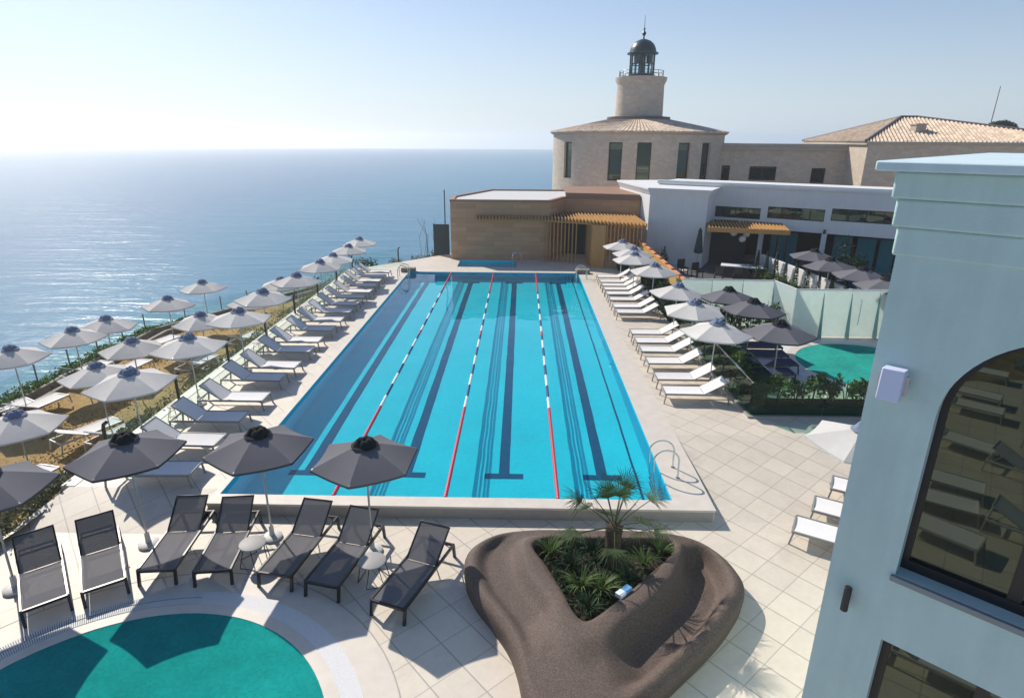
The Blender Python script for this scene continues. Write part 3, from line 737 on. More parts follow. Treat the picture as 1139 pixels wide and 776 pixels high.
# ------------------------------------------------------------------ sun loungers (foot end at +x)
def make_lounger(sling, frame, ang, t=.035, name='sun_lounger', leg_w=.04):
    root = thing(name, '-', 'sun lounger'); H = .31; W = .33
    hx = -.22; bl = .74
    b = MB(); N = 8
    P = []
    for i in range(N + 1):
        x = .94 + (hx - .94) * i / N
        for j in range(5):
            y = -W + .03 + (2 * W - .06) * j / 4; s = j / 2 - 1
            P.append((x, y, H + .012 - .018 * (1 - s * s)))
    n = len(P); Q = [(x, y, z - .012) for (x, y, z) in P]
    fs = [(i * 5 + j, (i + 1) * 5 + j, (i + 1) * 5 + j + 1, i * 5 + j + 1) for i in range(N) for j in range(4)]
    b.add(P, [tuple(reversed(f)) for f in fs]); b.add(Q, fs)
    for i in range(N):
        for j in (0, 4): b.add([P[i * 5 + j], P[(i + 1) * 5 + j], Q[(i + 1) * 5 + j], Q[i * 5 + j]], [(0, 1, 2, 3)])
    for j in range(4):
        for i in (0, N): b.add([P[i * 5 + j], P[i * 5 + j + 1], Q[i * 5 + j + 1], Q[i * 5 + j]], [(0, 1, 2, 3)])
    b.build('seat', sling, root, ang=40)
    T = Matrix.Translation((hx, 0, H + .005)) @ Matrix.Rotation(R(ang), 4, 'Y')
    b = MB(); b.box(-bl, -.01, -W + .035, W - .035, -.006, .008, T); back = b.build('backrest', sling, root, bevel=.004)
    b = MB(); b.box(-bl, 0, -W + .005, -W + .035, -.015, .015, T); b.box(-bl, 0, W - .035, W - .005, -.015, .015, T); b.box(-bl - .03, -bl, -W + .005, W - .005, -.015, .015, T)
    b.build('back_frame', frame, root, bevel=.005)
    b = MB()
    for s in (-1, 1): b.box(-.95, .96, s * W - t / 2, s * W + t / 2, H - .03, H + .025)
    b.box(.93, .96 + t * .4, -W, W, H - .03, H + .02); b.box(-.95, -.95 + t, -W, W, H - .03, H + .02); b.box(hx - .02, hx + .02, -W, W, H - .035, H - .01)
    b.build('frame', frame, root, bevel=.006)
    for sx in (-.93, .93):
        for s in (-1, 1):
            b = MB(); b.bar((sx, s * W, H - .02), (sx + (.05 if sx > 0 else -.04), s * (W - .0), 0), leg_w, t); b.build('leg', frame, root)
    b = MB(); q = T @ Vector((-bl * .62, 0, -.02))
    for s in (-1, 1): b.bar((q.x, s * (W - .08), q.z), (hx - .62, s * (W - .04), H - .01), .016)
    b.bar((q.x, -W + .06, q.z), (q.x, W - .06, q.z), .02); b.build('back_support', frame, root)
    return root
lw = make_lounger('white_sling', 'grey_frame', 36); lr = make_lounger('white_sling', 'grey_frame', 30)
ld = make_lounger('dark_sling', 'dark_frame', 37, .045, leg_w=.05); ln = make_lounger('navy_sling', 'dark_frame', 8)
lt = make_lounger('white_sling', 'white_frame', 28)

LY = [12.02, 13.48, 14.82, 16.2, 17.78, 18.9, 20.49, 21.62, 23.1, 24.37, 25.77, 27.0, 28.34, 29.5, 30.79, 31.9, 33.0, 34.2]
for i, y in enumerate(LY):
    place(lw, (-8.52 + random.uniform(-.05, .05), y + .3, .0), random.uniform(-.03, .03), 'white sling lounger on the seaside pool edge, %s from the near end' % ORD[i], 'white loungers along the seaside of the pool')
RY = [17.05, 18.24, 19.72, 20.94, 21.98, 23.05]
for i, y in enumerate(RY):
    place(lr, (5.38, y + .32, 0), PI + random.uniform(-.03, .03), 'white lounger before the glass planter, %s of six from the near end' % ORD[i], 'white loungers before the glass planter')
RY2 = [26.11, 27.1, 28.38, 29.57, 30.51, 31.38, 32.27, 33.5]
for i, y in enumerate(RY2):
    place(lr, (5.25, y + .32, 0), PI + random.uniform(-.03, .03), 'white lounger before the dark hedge blocks, %s of eight from the near end' % ORD[i], 'white loungers before the hedge blocks')
for i, (fx, fy, s) in enumerate([(5.78, 10.98, 0), (6.53, 11.75, 0), (7.3, 12.55, .1)]):
    d = Vector((.87, -.49, 0)).normalized(); c = Vector((fx, fy, 0)) + d * .97
    zz = ZN if fy < 11.4 else ZN + max(0, (c.y - 11.42)) * .084
    place(lr, (c.x, c.y, zz), math.atan2(-d.y, -d.x), 'white lounger half hidden by the corner of the pale building, %s from the camera' % ['nearest', 'second', 'farthest'][i], 'white loungers behind the pale building')
D = [((-8.115, 8.32), (-9.225, 9.645)), ((-7.395, 8.78), (-8.49, 10.295)), ((-6.7, 9.2), (-6.86, 11.05)), ((-5.66, 9.21), (-5.9, 11.075)), ((-4.475, 9.145), (-4.165, 10.955)), ((-3.53, 8.905), (-3.13, 10.7)), ((-2.235, 8.43), (-1.615, 10.12)), ((-9.15, 7.75), (-10.3, 8.9))]
dlab = ['charcoal lounger left of the overflow grate, second from the left picture edge', 'charcoal lounger just right of the leftmost whole one, behind the overflow grate', 'charcoal lounger beside the white parasol base, third whole one from the left', 'charcoal lounger left of the small table, at the pool corner parasol', 'charcoal lounger right of the first small table, before the pool step', 'charcoal lounger left of the second small table, partly in deep shade', 'charcoal lounger nearest the brown planter, end of its arc', 'charcoal lounger cut off by the left picture edge']
for i, (f_, h_) in enumerate(D):
    f_ = Vector((*f_, 0)); h_ = Vector((*h_, 0)); d = (h_ - f_).normalized(); c = f_ + d * .95
    place(ld, (c.x, c.y, ZN), math.atan2(-d.y, -d.x), dlab[i], 'charcoal loungers around the round green pool')
for i, (x, y) in enumerate([(864, 412), (868, 402), (858, 392), (852, 383)]):
    p = unproj(x, y, .33); place(ln, (p.x - .45, p.y, 0), random.uniform(-.05, .05), 'navy lounger beside the small round pool, %s of four from the near end' % ORD[i], 'navy loungers by the small round pool')
lows = [((-16.94, 18.99), (-16.69, 20.03)), ((-18.0, 18.6), (-17.5, 19.5)), ((-13.88, 17.15), (-13.45, 18.0)), ((-12.78, 17.1), (-12.5, 18.0)), ((-12.12, 13.6), (-12.45, 14.8)), ((-13.6, 14.0), (-13.4, 14.9)), ((-15.95, 22.7), (-15.8, 23.7)), ((-17.5, 22.5), (-17.3, 23.4)), ((-16.6, 26.0), (-16.3, 27.0)), ((-13.5, 23.4), (-13.3, 24.4)), ((-12.4, 23.5), (-12.2, 24.4)), ((-12.9, 26.7), (-12.7, 27.7))]
lowlab = ['white lounger on the mulch near the seaward kerb, left of the pair there', 'white lounger on the mulch cut off by the left picture edge', 'white lounger on the mulch left of the near pair under the deck', 'white lounger on the mulch right of the near pair under the deck', 'white lounger nearest the deck edge, beside the charcoal parasol', 'white lounger on the mulch behind the thin parasol pole at far left', 'white lounger alone in the middle of the mulch', 'white lounger with pale back against the seaward kerb', 'white lounger at the far seaward corner of the mulch', 'white lounger under the deck, left of the middle pair', 'white lounger under the deck, right of the middle pair', 'white lounger farthest away on the mulch terrace']
for i, (h_, f_) in enumerate(lows):
    h_ = Vector((*h_, 0)); f_ = Vector((*f_, 0)); d = (f_ - h_).normalized(); c = (f_ + h_) / 2 - d * .3
    place(lt, (c.x, c.y, -1.6), math.atan2(d.y, d.x), lowlab[i], 'white loungers on the mulch terrace')

MIR = [(-2.4 - .95 * i, -.6 - .9 * i) for i in (0, 1, 2, 4)] + [(-8.3 - .95 * i, -6.1 - .9 * i) for i in (0, 1, 3)] + [(-1.9, -2.8), (-4.3, -4.8), (-5.4, -6.9), (1.0, 1.7)]
for i, (x, y) in enumerate(MIR):
    place(lt, (x + random.uniform(-.15, .15), y + random.uniform(-.15, .15), ZN), R(-44) + random.uniform(-.15, .15), 'white lounger mirrored in the windows of the pale building, %s of its group' % ORD[i], 'white loungers mirrored in the windows')
for i, (x, y) in enumerate(((-3.6, -5.9), (-6.9, -7.4))): place(pdk, (x, y, ZN), .2, 'charcoal parasol mirrored in the arched window, %s one' % ('nearer', 'farther')[i], 'parasols mirrored in the window')
# small round side tables
def make_table():
    root = thing('side_table', '-', 'side table')
    b = MB(); b.lathe([(.23, .41), (.25, .415), (.25, .435), (.24, .44), (.001, .44)], 28); b.build('tabletop', 'table_grey', root)
    for k in range(3):
        a = R(120 * k + 20); p = Vector((math.cos(a), math.sin(a), 0)); s = Vector((-p.y, p.x, 0)) * .16
        b = MB(); b.tube([p * .2 + s * .5 + Vector((0, 0, .41)), p * .25 + s + Vector((0, 0, .01)), p * .25 - s + Vector((0, 0, .01)), p * .2 - s * .5 + Vector((0, 0, .41))], .009, 6); b.build('leg', 'dark_frame', root)
    return root
tb = make_table()
place(tb, (-5.17, 9.88, ZN), 0, 'small grey round table beside the parasol base at the pool corner', 'small tables between charcoal loungers')
place(tb, (-2.72, 9.42, ZN), .5, 'small grey round table in parasol shade nearest the brown planter', 'small tables between charcoal loungers')
for i, y in enumerate((15.6, 21.3, 26.5, 18.0)):
    place(tb, ((-9.7, y, 0) if i < 3 else (6.35, y - .1, 0)), 0, ['small round table between loungers on the seaside edge, nearest of three', 'small round table between loungers on the seaside edge, middle of three', 'small round table between loungers on the seaside edge, farthest of three', 'small round table beside the white loungers and the glass planter'][i], 'small tables among white loungers')
b = MB(); b.box(-.14, .14, -.12, .12, 0, .02); b.box(-.15, .15, -.13, .13, .02, .42); b.box(-.16, .16, -.14, .14, .42, .46)
o = b.build('waste_bin', 'black', bevel=.01); o.location = (-9.55, 14.3, 0); tag(o, 'small black square bin beside a white seaside lounger', 'bin')

# ------------------------------------------------------------------ pool ladders
def make_ladder(label, loc, rz_, grp='pool ladders'):
    root = thing('pool_ladder', label, 'pool ladder', loc, rz_, grp)
    for s in (-.25, .25):        # +x points to the deck
        b = MB(); path = [(.33, s, .0), (.33, s, .45)]
        for k in range(1, 12):
            a = PI * k / 12; path.append((.03 + .30 * math.cos(a), s, .45 + .27 * math.sin(a)))
        path += [(-.27, s, .42), (-.24, s, -.1), (-.15, s, -.95)]
        b.tube(path, .021, 10); b.build('rail', 'steel', root)
        b = MB(); b.lathe([(.05, 0), (.05, .012), (.03, .02)], 16, (.33, s)); b.build('flange', 'steel', root)
    for z in (-.25, -.5, -.75):
        b = MB(); b.box(-.24, -.16, -.25, .25, z, z + .03); b.build('tread', 'steel', root, bevel=.004)
    return root
make_ladder('steel ladder at the near right corner of the main pool', (PX1 + .02, 12.98, .006), 0)
make_ladder('steel ladder at the far left corner of the main pool', (PX0 - .0, 34.4, .006), PI)
make_ladder('steel ladder at the far right corner of the main pool', (PX1 + .02, 34.6, .006), 0)
make_ladder('steel handrail ladder of the small plunge pool', (-.3, 38.9, .006), 0)
for i, x in enumerate((PX0 - .05, PX1 + .25)):
    b = MB(); b.box(-.42, .42, -.22, .22, .0, .24)
    for k in range(9): b.box(-.4 + k * .09, -.36 + k * .09, -.24, -.22, .03, .22)
    o = b.build('rope_box', 'kerb', bevel=.01); o.location = (x, PY1 + .02, .006); tag(o, 'low grey slatted box at the far %s corner of the pool' % ('left', 'right')[i], 'box')

# ------------------------------------------------------------------ seaside fences
def fence(name, label, pts, z, h, post_m, glass_m, step, curved=False, post_r=.03):
    root = thing(name, label, 'fence')
    for i in range(len(pts) - 1):
        A = Vector((*pts[i], z[i])); B = Vector((*pts[i + 1], z[i + 1])); L = (B - A).length; n = max(1, round(L / step))
        for k in range(n + (1 if i == len(pts) - 2 else 0)):
            p = A.lerp(B, k / n); b = MB()
            if curved: b.tube([p, p + Vector((0, 0, h * .8)), p + Vector((.03, 0, h * .93)), p + Vector((.12, 0, h))], post_r, 8)
            else: b.box(p.x - post_r, p.x + post_r, p.y - post_r, p.y + post_r, p.z, p.z + h)
            b.build('post', post_m, root)
        for k in range(n):
            p = A.lerp(B, (k + .03) / n); q = A.lerp(B, (k + .97) / n); d = (q - p).normalized(); sdv = Vector((-d.y, d.x, 0)) * .006
            b = MB(); zz = (Vector((0, 0, .08)), Vector((0, 0, h * .92)))
            vs = [p - sdv + zz[0], q - sdv + zz[0], q - sdv + zz[1], p - sdv + zz[1], p + sdv + zz[0], q + sdv + zz[0], q + sdv + zz[1], p + sdv + zz[1]]
            b.add(vs, [(0, 1, 2, 3), (7, 6, 5, 4), (3, 2, 6, 7), (0, 4, 5, 1), (1, 5, 6, 2), (0, 3, 7, 4)]); b.build('glass_panel', glass_m, root, smooth=False)
    return root
fence('glass_fence', 'glass fence with hooked black posts along the seaside deck edge', [(-10.28, 13.4), (-10.28, 36.5), (-7.95, 39.0)], [0, 0, 0], .95, 'black', 'fence_glass', 3.4, True, .045)
fence('glass_fence', 'clear glass fence with thin posts along the seaward mulch edge', [(-18.5, 2), (-18.5, 28.4), (-16.4, 32), (-13.8, 36), (-11.4, 40.6)], [-1.75] * 5, 1.15, 'grey_frame', 'fence_glass', 1.75, False, .022)
for i, x in enumerate((-17.95, -17.45)):
    b = MB(); b.box(x - .09, x + .09, -6, 28.3, -1.8, -1.3 - .12 * i); b2 = [(x - .09, 28.3), (x + .09, 28.3), (x + 5.2, 38.2), (x + 5.0, 38.2)]; b.prism(b2, -1.8, -1.3 - .12 * i)
    tag(b.build('kerb_wall', 'kerb', bevel=.015), ['low grey kerb wall beside the seaward hedge, outer one', 'low grey kerb wall edging the mulch, inner one'][i], 'low wall')

# ------------------------------------------------------------------ foliage
def leaf(b, p, s, d=None):
    d = d or Vector((random.gauss(0, 1), random.gauss(0, 1), random.gauss(.35, .8))).normalized()
    u = d.cross(Vector((random.gauss(0, 1), random.gauss(0, 1), random.gauss(0, 1)))).normalized(); w = d.cross(u)
    b.add([p - u * s * .5, p + w * s * .28, p + u * s * .6, p - w * s * .28], [(0, 1, 2, 3)])
def shrub_mesh(n, rx, ry, h, s, clumps=7, gap=.75):
    b = MB(); cs = [(Vector((random.uniform(-rx, rx) * .75, random.uniform(-ry, ry) * .75, h * random.uniform(.25, .8))), random.uniform(.45, .8)) for _ in range(clumps)]
    for _ in range(n):
        c, r = random.choice(cs); v = Vector((random.gauss(0, 1), random.gauss(0, 1), random.gauss(0, 1))).normalized() * (random.random() ** .45) * r
        p = c + Vector((v.x * rx * gap, v.y * ry * gap, v.z * h * .45))
        if p.z > .02: leaf(b, p, s * random.uniform(.6, 1.3))
    return b
def stems(n, rx, h):
    b = MB()
    for _ in range(n):
        q = Vector((random.uniform(-rx, rx), random.uniform(-rx, rx), h * random.uniform(.6, .95))); b.tube([(q.x * .15, q.y * .15, 0), q * .5, q], .012, 5, .005)
    return b
def make_shrub(name, label, n, rx, ry, h, s, m, cat='shrub', clumps=7):
    root = thing(name, label, cat); shrub_mesh(n, rx, ry, h, s, clumps).build('foliage', m, root, smooth=False); stems(6, rx * .6, h).build('stems', 'bark', root); return root
# rough scrub on the bank between mulch and deck
b = MB()
for _ in range(26000):
    t = random.random(); y = random.choice((random.uniform(2, 37), random.uniform(4, 16))); x = -10.6 - random.random() ** 1.2 * 1.9
    if math.sin(y * 1.9 + x) + math.sin(y * .73 + 1 + x * 2) < -.8: continue
    z = -1.6 + max(0, (x + 12.4)) * .78
    p = Vector((x, y, z + random.random() ** 2 * .5)); leaf(b, p, random.uniform(.05, .14))
tag(b.build('ground_cover', 'scrub', smooth=False), 'grey green scrub on the bank below the seaside deck', 'ground cover', kind='stuff')
b = MB()     # earth bank itself
for j in range(61):
    y = -6 + j * .72
    for (x, z) in ((-12.5, -1.66), (-11.9, -1.25), (-11.2, -.62), (-10.5, -.12)): b.v.append((x + .15 * math.sin(y * 1.3), y, z + random.uniform(-.05, .05)))
for j in range(60):
    for i in range(3): b.f.append((j * 4 + i, j * 4 + i + 1, (j + 1) * 4 + i + 1, (j + 1) * 4 + i))
struct(b.build('bank', 'land', ang=180))
b = MB()
tufts = [(random.uniform(-17.2, -11.5), random.uniform(6, 33)) for _ in range(90)]
for _ in range(9000):
    c = random.choice(tufts); x = c[0] + random.gauss(0, .28); y = c[1] + random.gauss(0, .35)
    if -17.5 < x < -11.2: leaf(b, Vector((x, y, -1.6 + random.random() ** 2 * .14)), random.uniform(.04, .11))
tag(b.build('dry_tufts', 'straw', smooth=False), 'scattered dry straw and weeds on the mulch terrace', 'dry grass', kind='stuff')
for i, (y0, y1, zt) in enumerate(((16.5, 25.5, .75), (26.2, 31, .6))):
    b = MB()
    for _ in range(5500):
        y = random.uniform(y0, y1); f = .6 + .4 * math.sin(y * 2.1) * math.sin(y * 1.1 + i); h = zt * (.55 + .45 * f)
        x = -18.2 + random.gauss(0, .16) + (0 if y < 28.4 else (y - 28.4) * .55); leaf(b, Vector((x, y, -1.75 + h * random.random() ** .7)), random.uniform(.07, .15))
    tag(b.build('hedge', 'brightleaf', smooth=False), ['bright green hedge along the seaward glass fence, longer near stretch', 'bright green hedge along the seaward glass fence, short far stretch'][i], 'hedge')
# hedge blocks right of the pool
for i, (x0, x1, y0, y1, h) in enumerate([(6.55, 6.95, 25.0, 28.4, 1.25), (6.6, 7.05, 29.6, 33.2, 1.25), (6.0, 6.5, 36.6, 38.2, 1.3)]):
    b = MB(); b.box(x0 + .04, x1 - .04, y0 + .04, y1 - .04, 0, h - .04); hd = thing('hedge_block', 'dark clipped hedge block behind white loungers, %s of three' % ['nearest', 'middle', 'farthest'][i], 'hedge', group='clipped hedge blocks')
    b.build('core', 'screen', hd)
    b = MB()
    for _ in range(5200):
        f = random.random(); p = Vector((random.uniform(x0, x1), random.uniform(y0, y1), random.uniform(0, h)))
        k = random.choice((0, 1, 2, 2, 3)); 
        if k == 0: p.z = h
        elif k == 1: p.x = x1
        elif k == 2: p.x = x0
        else: p.y = y0
        leaf(b, p + Vector((random.gauss(0, .02), random.gauss(0, .02), random.gauss(0, .02))), random.uniform(.05, .1))
    b.build('foliage', 'hedge', hd, smooth=False)

# planter with glass around it right of the pool
pl = thing('glass_planter', 'long dark planter box with green glass sides right of the loungers', 'planter')
b = MB(); b.box(6.75, 10.9, 16.25, 16.95, 0, .28); b.box(6.75, 7.4, 16.95, 24.6, 0, .28); b.build('box', 'screen', pl, bevel=.01)
b = MB(); b.box(6.78, 10.87, 16.28, 16.92, .25, .292); b.box(6.78, 7.37, 16.92, 24.57, .25, .293); b.build('soil', 'soil', pl)
b = MB(); b.box(6.6, 10.95, 16.1, 16.24, 0, .06); b.box(6.6, 6.74, 16.24, 24.6, 0, .06); b.build('kerb', 'step_face', pl)
for (x0, x1, y0, y1) in ((6.68, 8.75, 16.2, 16.212), (8.8, 10.9, 16.2, 16.212), (6.66, 6.672, 16.25, 19.0), (6.66, 6.672, 19.05, 21.8), (6.66, 6.672, 21.85, 24.6), (7.45, 7.462, 17.0, 20.8), (7.45, 7.462, 20.85, 24.6)):
    b = MB(); b.box(x0, x1, y0, y1, .06, 1.05); b.build('glass_panel', 'planter_glass', pl, smooth=False)
b = MB(); b.box(6.65, 6.685, 16.22, 24.6, 1.05, 1.08); b.box(7.44, 7.475, 17.0, 24.6, 1.05, 1.09); b.build('rail', 'steel', pl)
sh1 = make_shrub('shrub', '-', 520, .42, .33, .95, .1, 'leaf')
sh2 = make_shrub('shrub', '-', 430, .36, .33, .85, .1, 'brightleaf')
k = 0
for i in range(8):
    place((sh1, sh2)[i % 2], (7.1 + i * .5, 16.6 + random.uniform(-.05, .05), .28), random.uniform(0, 6), 'leafy shrub in the front of the glass planter, %s from the left end' % ORD[i], 'shrubs in the front of the glass planter', random.uniform(.75, 1.15))
for i in range(11):
    place((sh1, sh1, sh2)[i % 3], (7.07 + random.uniform(-.05, .05), 17.4 + i * .65, .28), random.uniform(0, 6), 'leafy shrub in the planter side along the loungers, %s from the near end' % ORD[i], 'shrubs in the side of the glass planter', random.uniform(.8, 1.2))
for i, (x, y) in enumerate([(8.3, 25.0), (9.0, 24.9), (9.7, 24.8), (10.3, 24.4), (7.7, 25.0)]):
    place(sh1, (x, y, 0), random.uniform(0, 6), 'dark shrub at the foot of the frosted fence, %s from right' % ['fourth', 'third', 'second', 'first', 'fifth'][i], 'shrubs before the frosted fence', random.uniform(1.2, 1.7))

# coastline tufts and shrubs at the far left corner of the deck
for i, (x, y, z, s, m) in enumerate([(-10.0, 38.2, -.5, 1.1, 'hedge'), (-6.2, 43.2, -.9, 1.2, 'scrub'), (-7.2, 42.0, -.9, 1.0, 'scrub'), (-8.4, 40.8, -1.0, 1.0, 'dry')]):
    o = make_shrub('shrub', ['round dark bush at the far seaside corner of the deck', 'dry tall bush beside the brown building wall', 'olive bush beyond the far deck corner', 'thin dry bush between deck corner post and brown building'][i], 400, .7, .5, .95, .11, m)
    o.location = (x, y, z); o.scale = (s, s, s)
b = MB()
for _ in range(9):
    a = (random.uniform(-7.2, -5.6), random.uniform(42.6, 44), -.8)
    b.tube([a, (a[0] + random.uniform(-.5, .3), a[1], 1.0), (a[0] + random.uniform(-.9, .6), a[1], random.uniform(1.6, 2.4))], .018, 5, .004)
tag(b.build('dry_branches', 'dry'), 'bare dry branches rising beside the brown building', 'branches')
b = MB(); b.box(-6.0, -4.95, 41.9, 41.96, -.3, 2.05); b.box(-6.04, -5.98, 41.88, 41.98, -1, 2.1); o = b.build('privacy_screen', 'screen'); tag(o, 'dark green mesh screen on the left side of the brown building', 'screen')
b = MB(); b.tube([(-5.4, 43.4, -1.5), (-5.4, 43.4, 4.2)], .04, 8); tag(b.build('mast_pole', 'screen'), 'thin dark pole behind the green screen', 'pole')

# ------------------------------------------------------------------ brown planter bench
def resample_polar(pts, c, n):
    """closed Catmull-Rom through pts, returned as radius per angle round c"""
    dense = []; k = len(pts)
    for i in range(k):
        p0, p1, p2, p3 = (Vector((*pts[(i + j) % k], 0)) for j in (-1, 0, 1, 2))
        for s in range(16):
            t = s / 16; dense.append(.5 * ((2 * p1) + (p2 - p0) * t + (2 * p0 - 5 * p1 + 4 * p2 - p3) * t * t + (3 * p1 - p0 - 3 * p2 + p3) * t ** 3))
    out = []
    for i in range(n):
        a = 2 * PI * i / n; d = Vector((math.cos(a), math.sin(a), 0)); best = None
        for j in range(len(dense)):
            p = dense[j] - c; q = dense[(j + 1) % len(dense)] - c; e = q - p; den = d.x * e.y - d.y * e.x
            if abs(den) < 1e-9: continue
            r = (p.x * e.y - p.y * e.x) / den; u = (p.x * d.y - p.y * d.x) / den
            if r > 0 and -1e-6 <= u <= 1 + 1e-6: best = r if best is None else max(best, r)
        out.append(best or .5)
    return out
outer = [(-.97, 9.3), (-.92, 9.85), (-.5, 10.25), (.2, 10.42), (1.2, 10.48), (2.3, 10.48), (3.3, 10.3), (3.85, 9.85), (4.05, 9.25), (3.98, 8.8), (3.6, 8.25), (3.1, 7.7), (2.5, 7.15), (1.95, 6.65), (1.4, 6.25), (.85, 6.05), (.35, 6.2), (.12, 6.7), (.02, 7.2), (-.12, 7.65), (-.4, 8.15), (-.75, 8.7)]
inner = [(.3, 9.75), (.6, 9.98), (1.2, 10.02), (2.0, 10.02), (2.75, 9.98), (2.98, 9.82), (2.75, 9.45), (2.25, 8.95), (1.75, 8.45), (1.35, 8.05), (1.1, 7.9), (.93, 8.1), (.78, 8.6), (.55, 9.2)]
PC = Vector((1.35, 9.1, 0)); NAP = 220
ro = resample_polar(outer, PC, NAP); ri = resample_polar(inner, PC, NAP)
TS_ = [0, -.012, -.02, -.01, .03, .07, .11, .15, .19, .23, .27, .31, .36, .42, .48, .54, .59, .63, .67, .71, .75, .80, .85, .9, .95, .985, 1.0, 1.01]
def sstep(a, b_, x): x = max(0, min(1, (x - a) / (b_ - a))); return x * x * (3 - 2 * x)
def prof_h(t, deep):
    """height across the wall: outer lip, seat hollow, rounded back ridge"""
    if t <= 0: return {0: -.02, -.012: .14, -.02: .26, -.01: .36}[t]
    lip = .36 + .09 * sstep(0, .06, t); ridge = .47 + .10 * sstep(.45, .82, t) - .05 * sstep(.93, 1.0, t)
    base = lip + (ridge - .45) * sstep(.1, .8, t)
    hollow = sstep(.12, .27, t) * (1 - sstep(.56, .78, t))
    return base - deep * hollow
b = MB()
for t in TS_:
    for i in range(NAP):
        a = 2 * PI * i / NAP; w = ro[i] - ri[i]; ad = math.degrees(a); ad = ad - 360 if ad > 180 else ad
        r = ro[i] - t * w if t <= 1 else ri[i] - .012
        k = sstep(.5, 1.0, w)
        right = sstep(-92, -70, ad) * (1 - sstep(14, 34, ad)); left = sstep(138, 156, ad) if ad > 0 else (1 - sstep(-140, -118, ad))
        deep = k * (.33 * right + .13 * left)
        h = prof_h(t, deep) if t <= 1 else .2
        b.v.append((PC.x + r * math.cos(a), PC.y + r * math.sin(a), ZN + h * (1 + .03 * math.sin(3 * a + .5))))
for i in range(len(TS_) - 1):
    for k in range(NAP): b.f.append((i * NAP + k, i * NAP + (k + 1) % NAP, (i + 1) * NAP + (k + 1) % NAP, (i + 1) * NAP + k))
pb = thing('planter_bench', 'brown pebble-finished planter with a moulded seat hollow around palm and grasses', 'planter')
o = b.build('bench_shell', 'pebble', pb, ang=180); md = o.modifiers.new('sub', 'SUBSURF'); md.levels = 1; md.render_levels = 1
b = MB(); b.v = [(PC.x, PC.y, ZN + .36)]
for i in range(NAP):
    a = 2 * PI * i / NAP; b.v.append((PC.x + (ri[i]) * math.cos(a), PC.y + ri[i] * math.sin(a), ZN + .33))
b.f = [(0, 1 + i, 1 + (i + 1) % NAP) for i in range(NAP)]
b.build('soil', 'soil', pb)

# fan palm
pm = thing('palm_tree', 'short fan palm growing in the brown pebble planter', 'palm', (1.76, 9.5, ZN + .33))
b = MB(); b.lathe([(.12, 0), (.15, .1), (.14, .4), (.15, .7), (.16, .84), (.1, .92), (.02, .97)], 14)
for _ in range(150):
    a = random.random() * 6.28; z = random.uniform(.05, .9); d = Vector((math.cos(a), math.sin(a), 0)); p = d * .13 + Vector((0, 0, z)); q = p + d * random.uniform(.02, .07) + Vector((0, 0, random.uniform(.03, .12))); s = Vector((-d.y, d.x, 0)) * .022
    b.add([p - s, p + s, q], [(0, 1, 2)])
b.build('trunk', 'bark', pm)
for k in range(18):
    a = k * 2.4; el = R([78, 62, 46, 33, 20, 6, -10][k * 7 // 18]) + random.uniform(-.1, .1); d = Vector((math.cos(a) * math.cos(el), math.sin(a) * math.cos(el), math.sin(el)))
    L = random.uniform(.55, .85); base = Vector((0, 0, .86)); tip = base + d * L + Vector((0, 0, -.06 * (1.3 - math.sin(el))))
    b = MB(); b.tube([base, base.lerp(tip, .5) + Vector((0, 0, .02)), tip], .012, 5, .007)
    sdv = d.cross(Vector((0, 0, 1))).normalized(); upv = sdv.cross(d)
    for j in range(22):
        f = R(-80 + 160 * j / 21); ln_ = random.uniform(.40, .60) * (1 - .2 * abs(f)); bd = (d * math.cos(f) + sdv * math.sin(f)).normalized()
        drop = Vector((0, 0, -1)) * (.03 + .2 * random.random() * (1.2 - math.sin(el))); w = bd.cross(upv).normalized() * .0095
        m1 = tip + bd * ln_ * .55 + upv * .015; e1 = tip + bd * ln_ + drop
        b.add([tip - w * .4, tip + w * .4, m1 + w, m1 - w], [(0, 1, 2, 3)]); b.add([m1 - w, m1 + w, e1], [(0, 1, 2)])
    b.build('frond', 'palmleaf', pm, smooth=False)
# strap leaved plants around it
def blade_plant(n, h, spread, w, m):
    b = MB()
    for _ in range(n):
        a = random.random() * 6.28; d = Vector((math.cos(a), math.sin(a), 0)); s = Vector((-d.y, d.x, 0)); L = h * random.uniform(.65, 1.1); sp = spread * random.uniform(.3, 1.1); ww = w * random.uniform(.7, 1.2)
        pts = []
        for i in range(6):
            t = i / 5; pts.append(d * (.02 + sp * t ** 1.6) + Vector((0, 0, L * (t - .42 * t * t * t * (sp / spread)))))
        vs = []
        for i, p in enumerate(pts):
            k = ww * (1 - (i / 5) ** 2) + .0008; vs += [p - s * k, p + s * k]
        b.add(vs, [(2 * i, 2 * i + 1, 2 * i + 3, 2 * i + 2) for i in range(5)])
    return b
spots = [(.62, 9.68, 60, .62, .4, .014, 'blade', 'spiky yellow-green grass plant in the left back corner of the planter'), (1.0, 9.35, 45, .5, .36, .024, 'agave', 'dark broad-leaved plant left of the palm'), (1.12, 8.85, 55, .5, .42, .013, 'blade', 'arching grass plant in the planter left of its front tip'), (1.45, 8.75, 60, .48, .45, .015, 'blade', 'bright arching striped plant in the planter middle'), (1.2, 8.3, 50, .4, .34, .02, 'agave', 'dark leafy plant at the front tip of the planter hole'), (1.95, 9.0, 60, .42, .4, .012, 'agave', 'low dark grass plant right of the planter middle'), (2.35, 9.45, 70, .5, .36, .011, 'blade', 'fine grass plant right of the palm'), (2.72, 9.78, 50, .55, .36, .014, 'blade', 'spiky grass plant in the right back corner of the planter'), (1.45, 9.75, 40, .5, .34, .02, 'agave', 'dark strappy plant behind the palm')]
for (x, y, n, h, sp, w, m, lab) in spots:
    o = blade_plant(n, h, sp, w, m).build('strap_plant', m, smooth=False); o.location = (x, y, ZN + .33); tag(o, lab, 'plant')
b = MB()
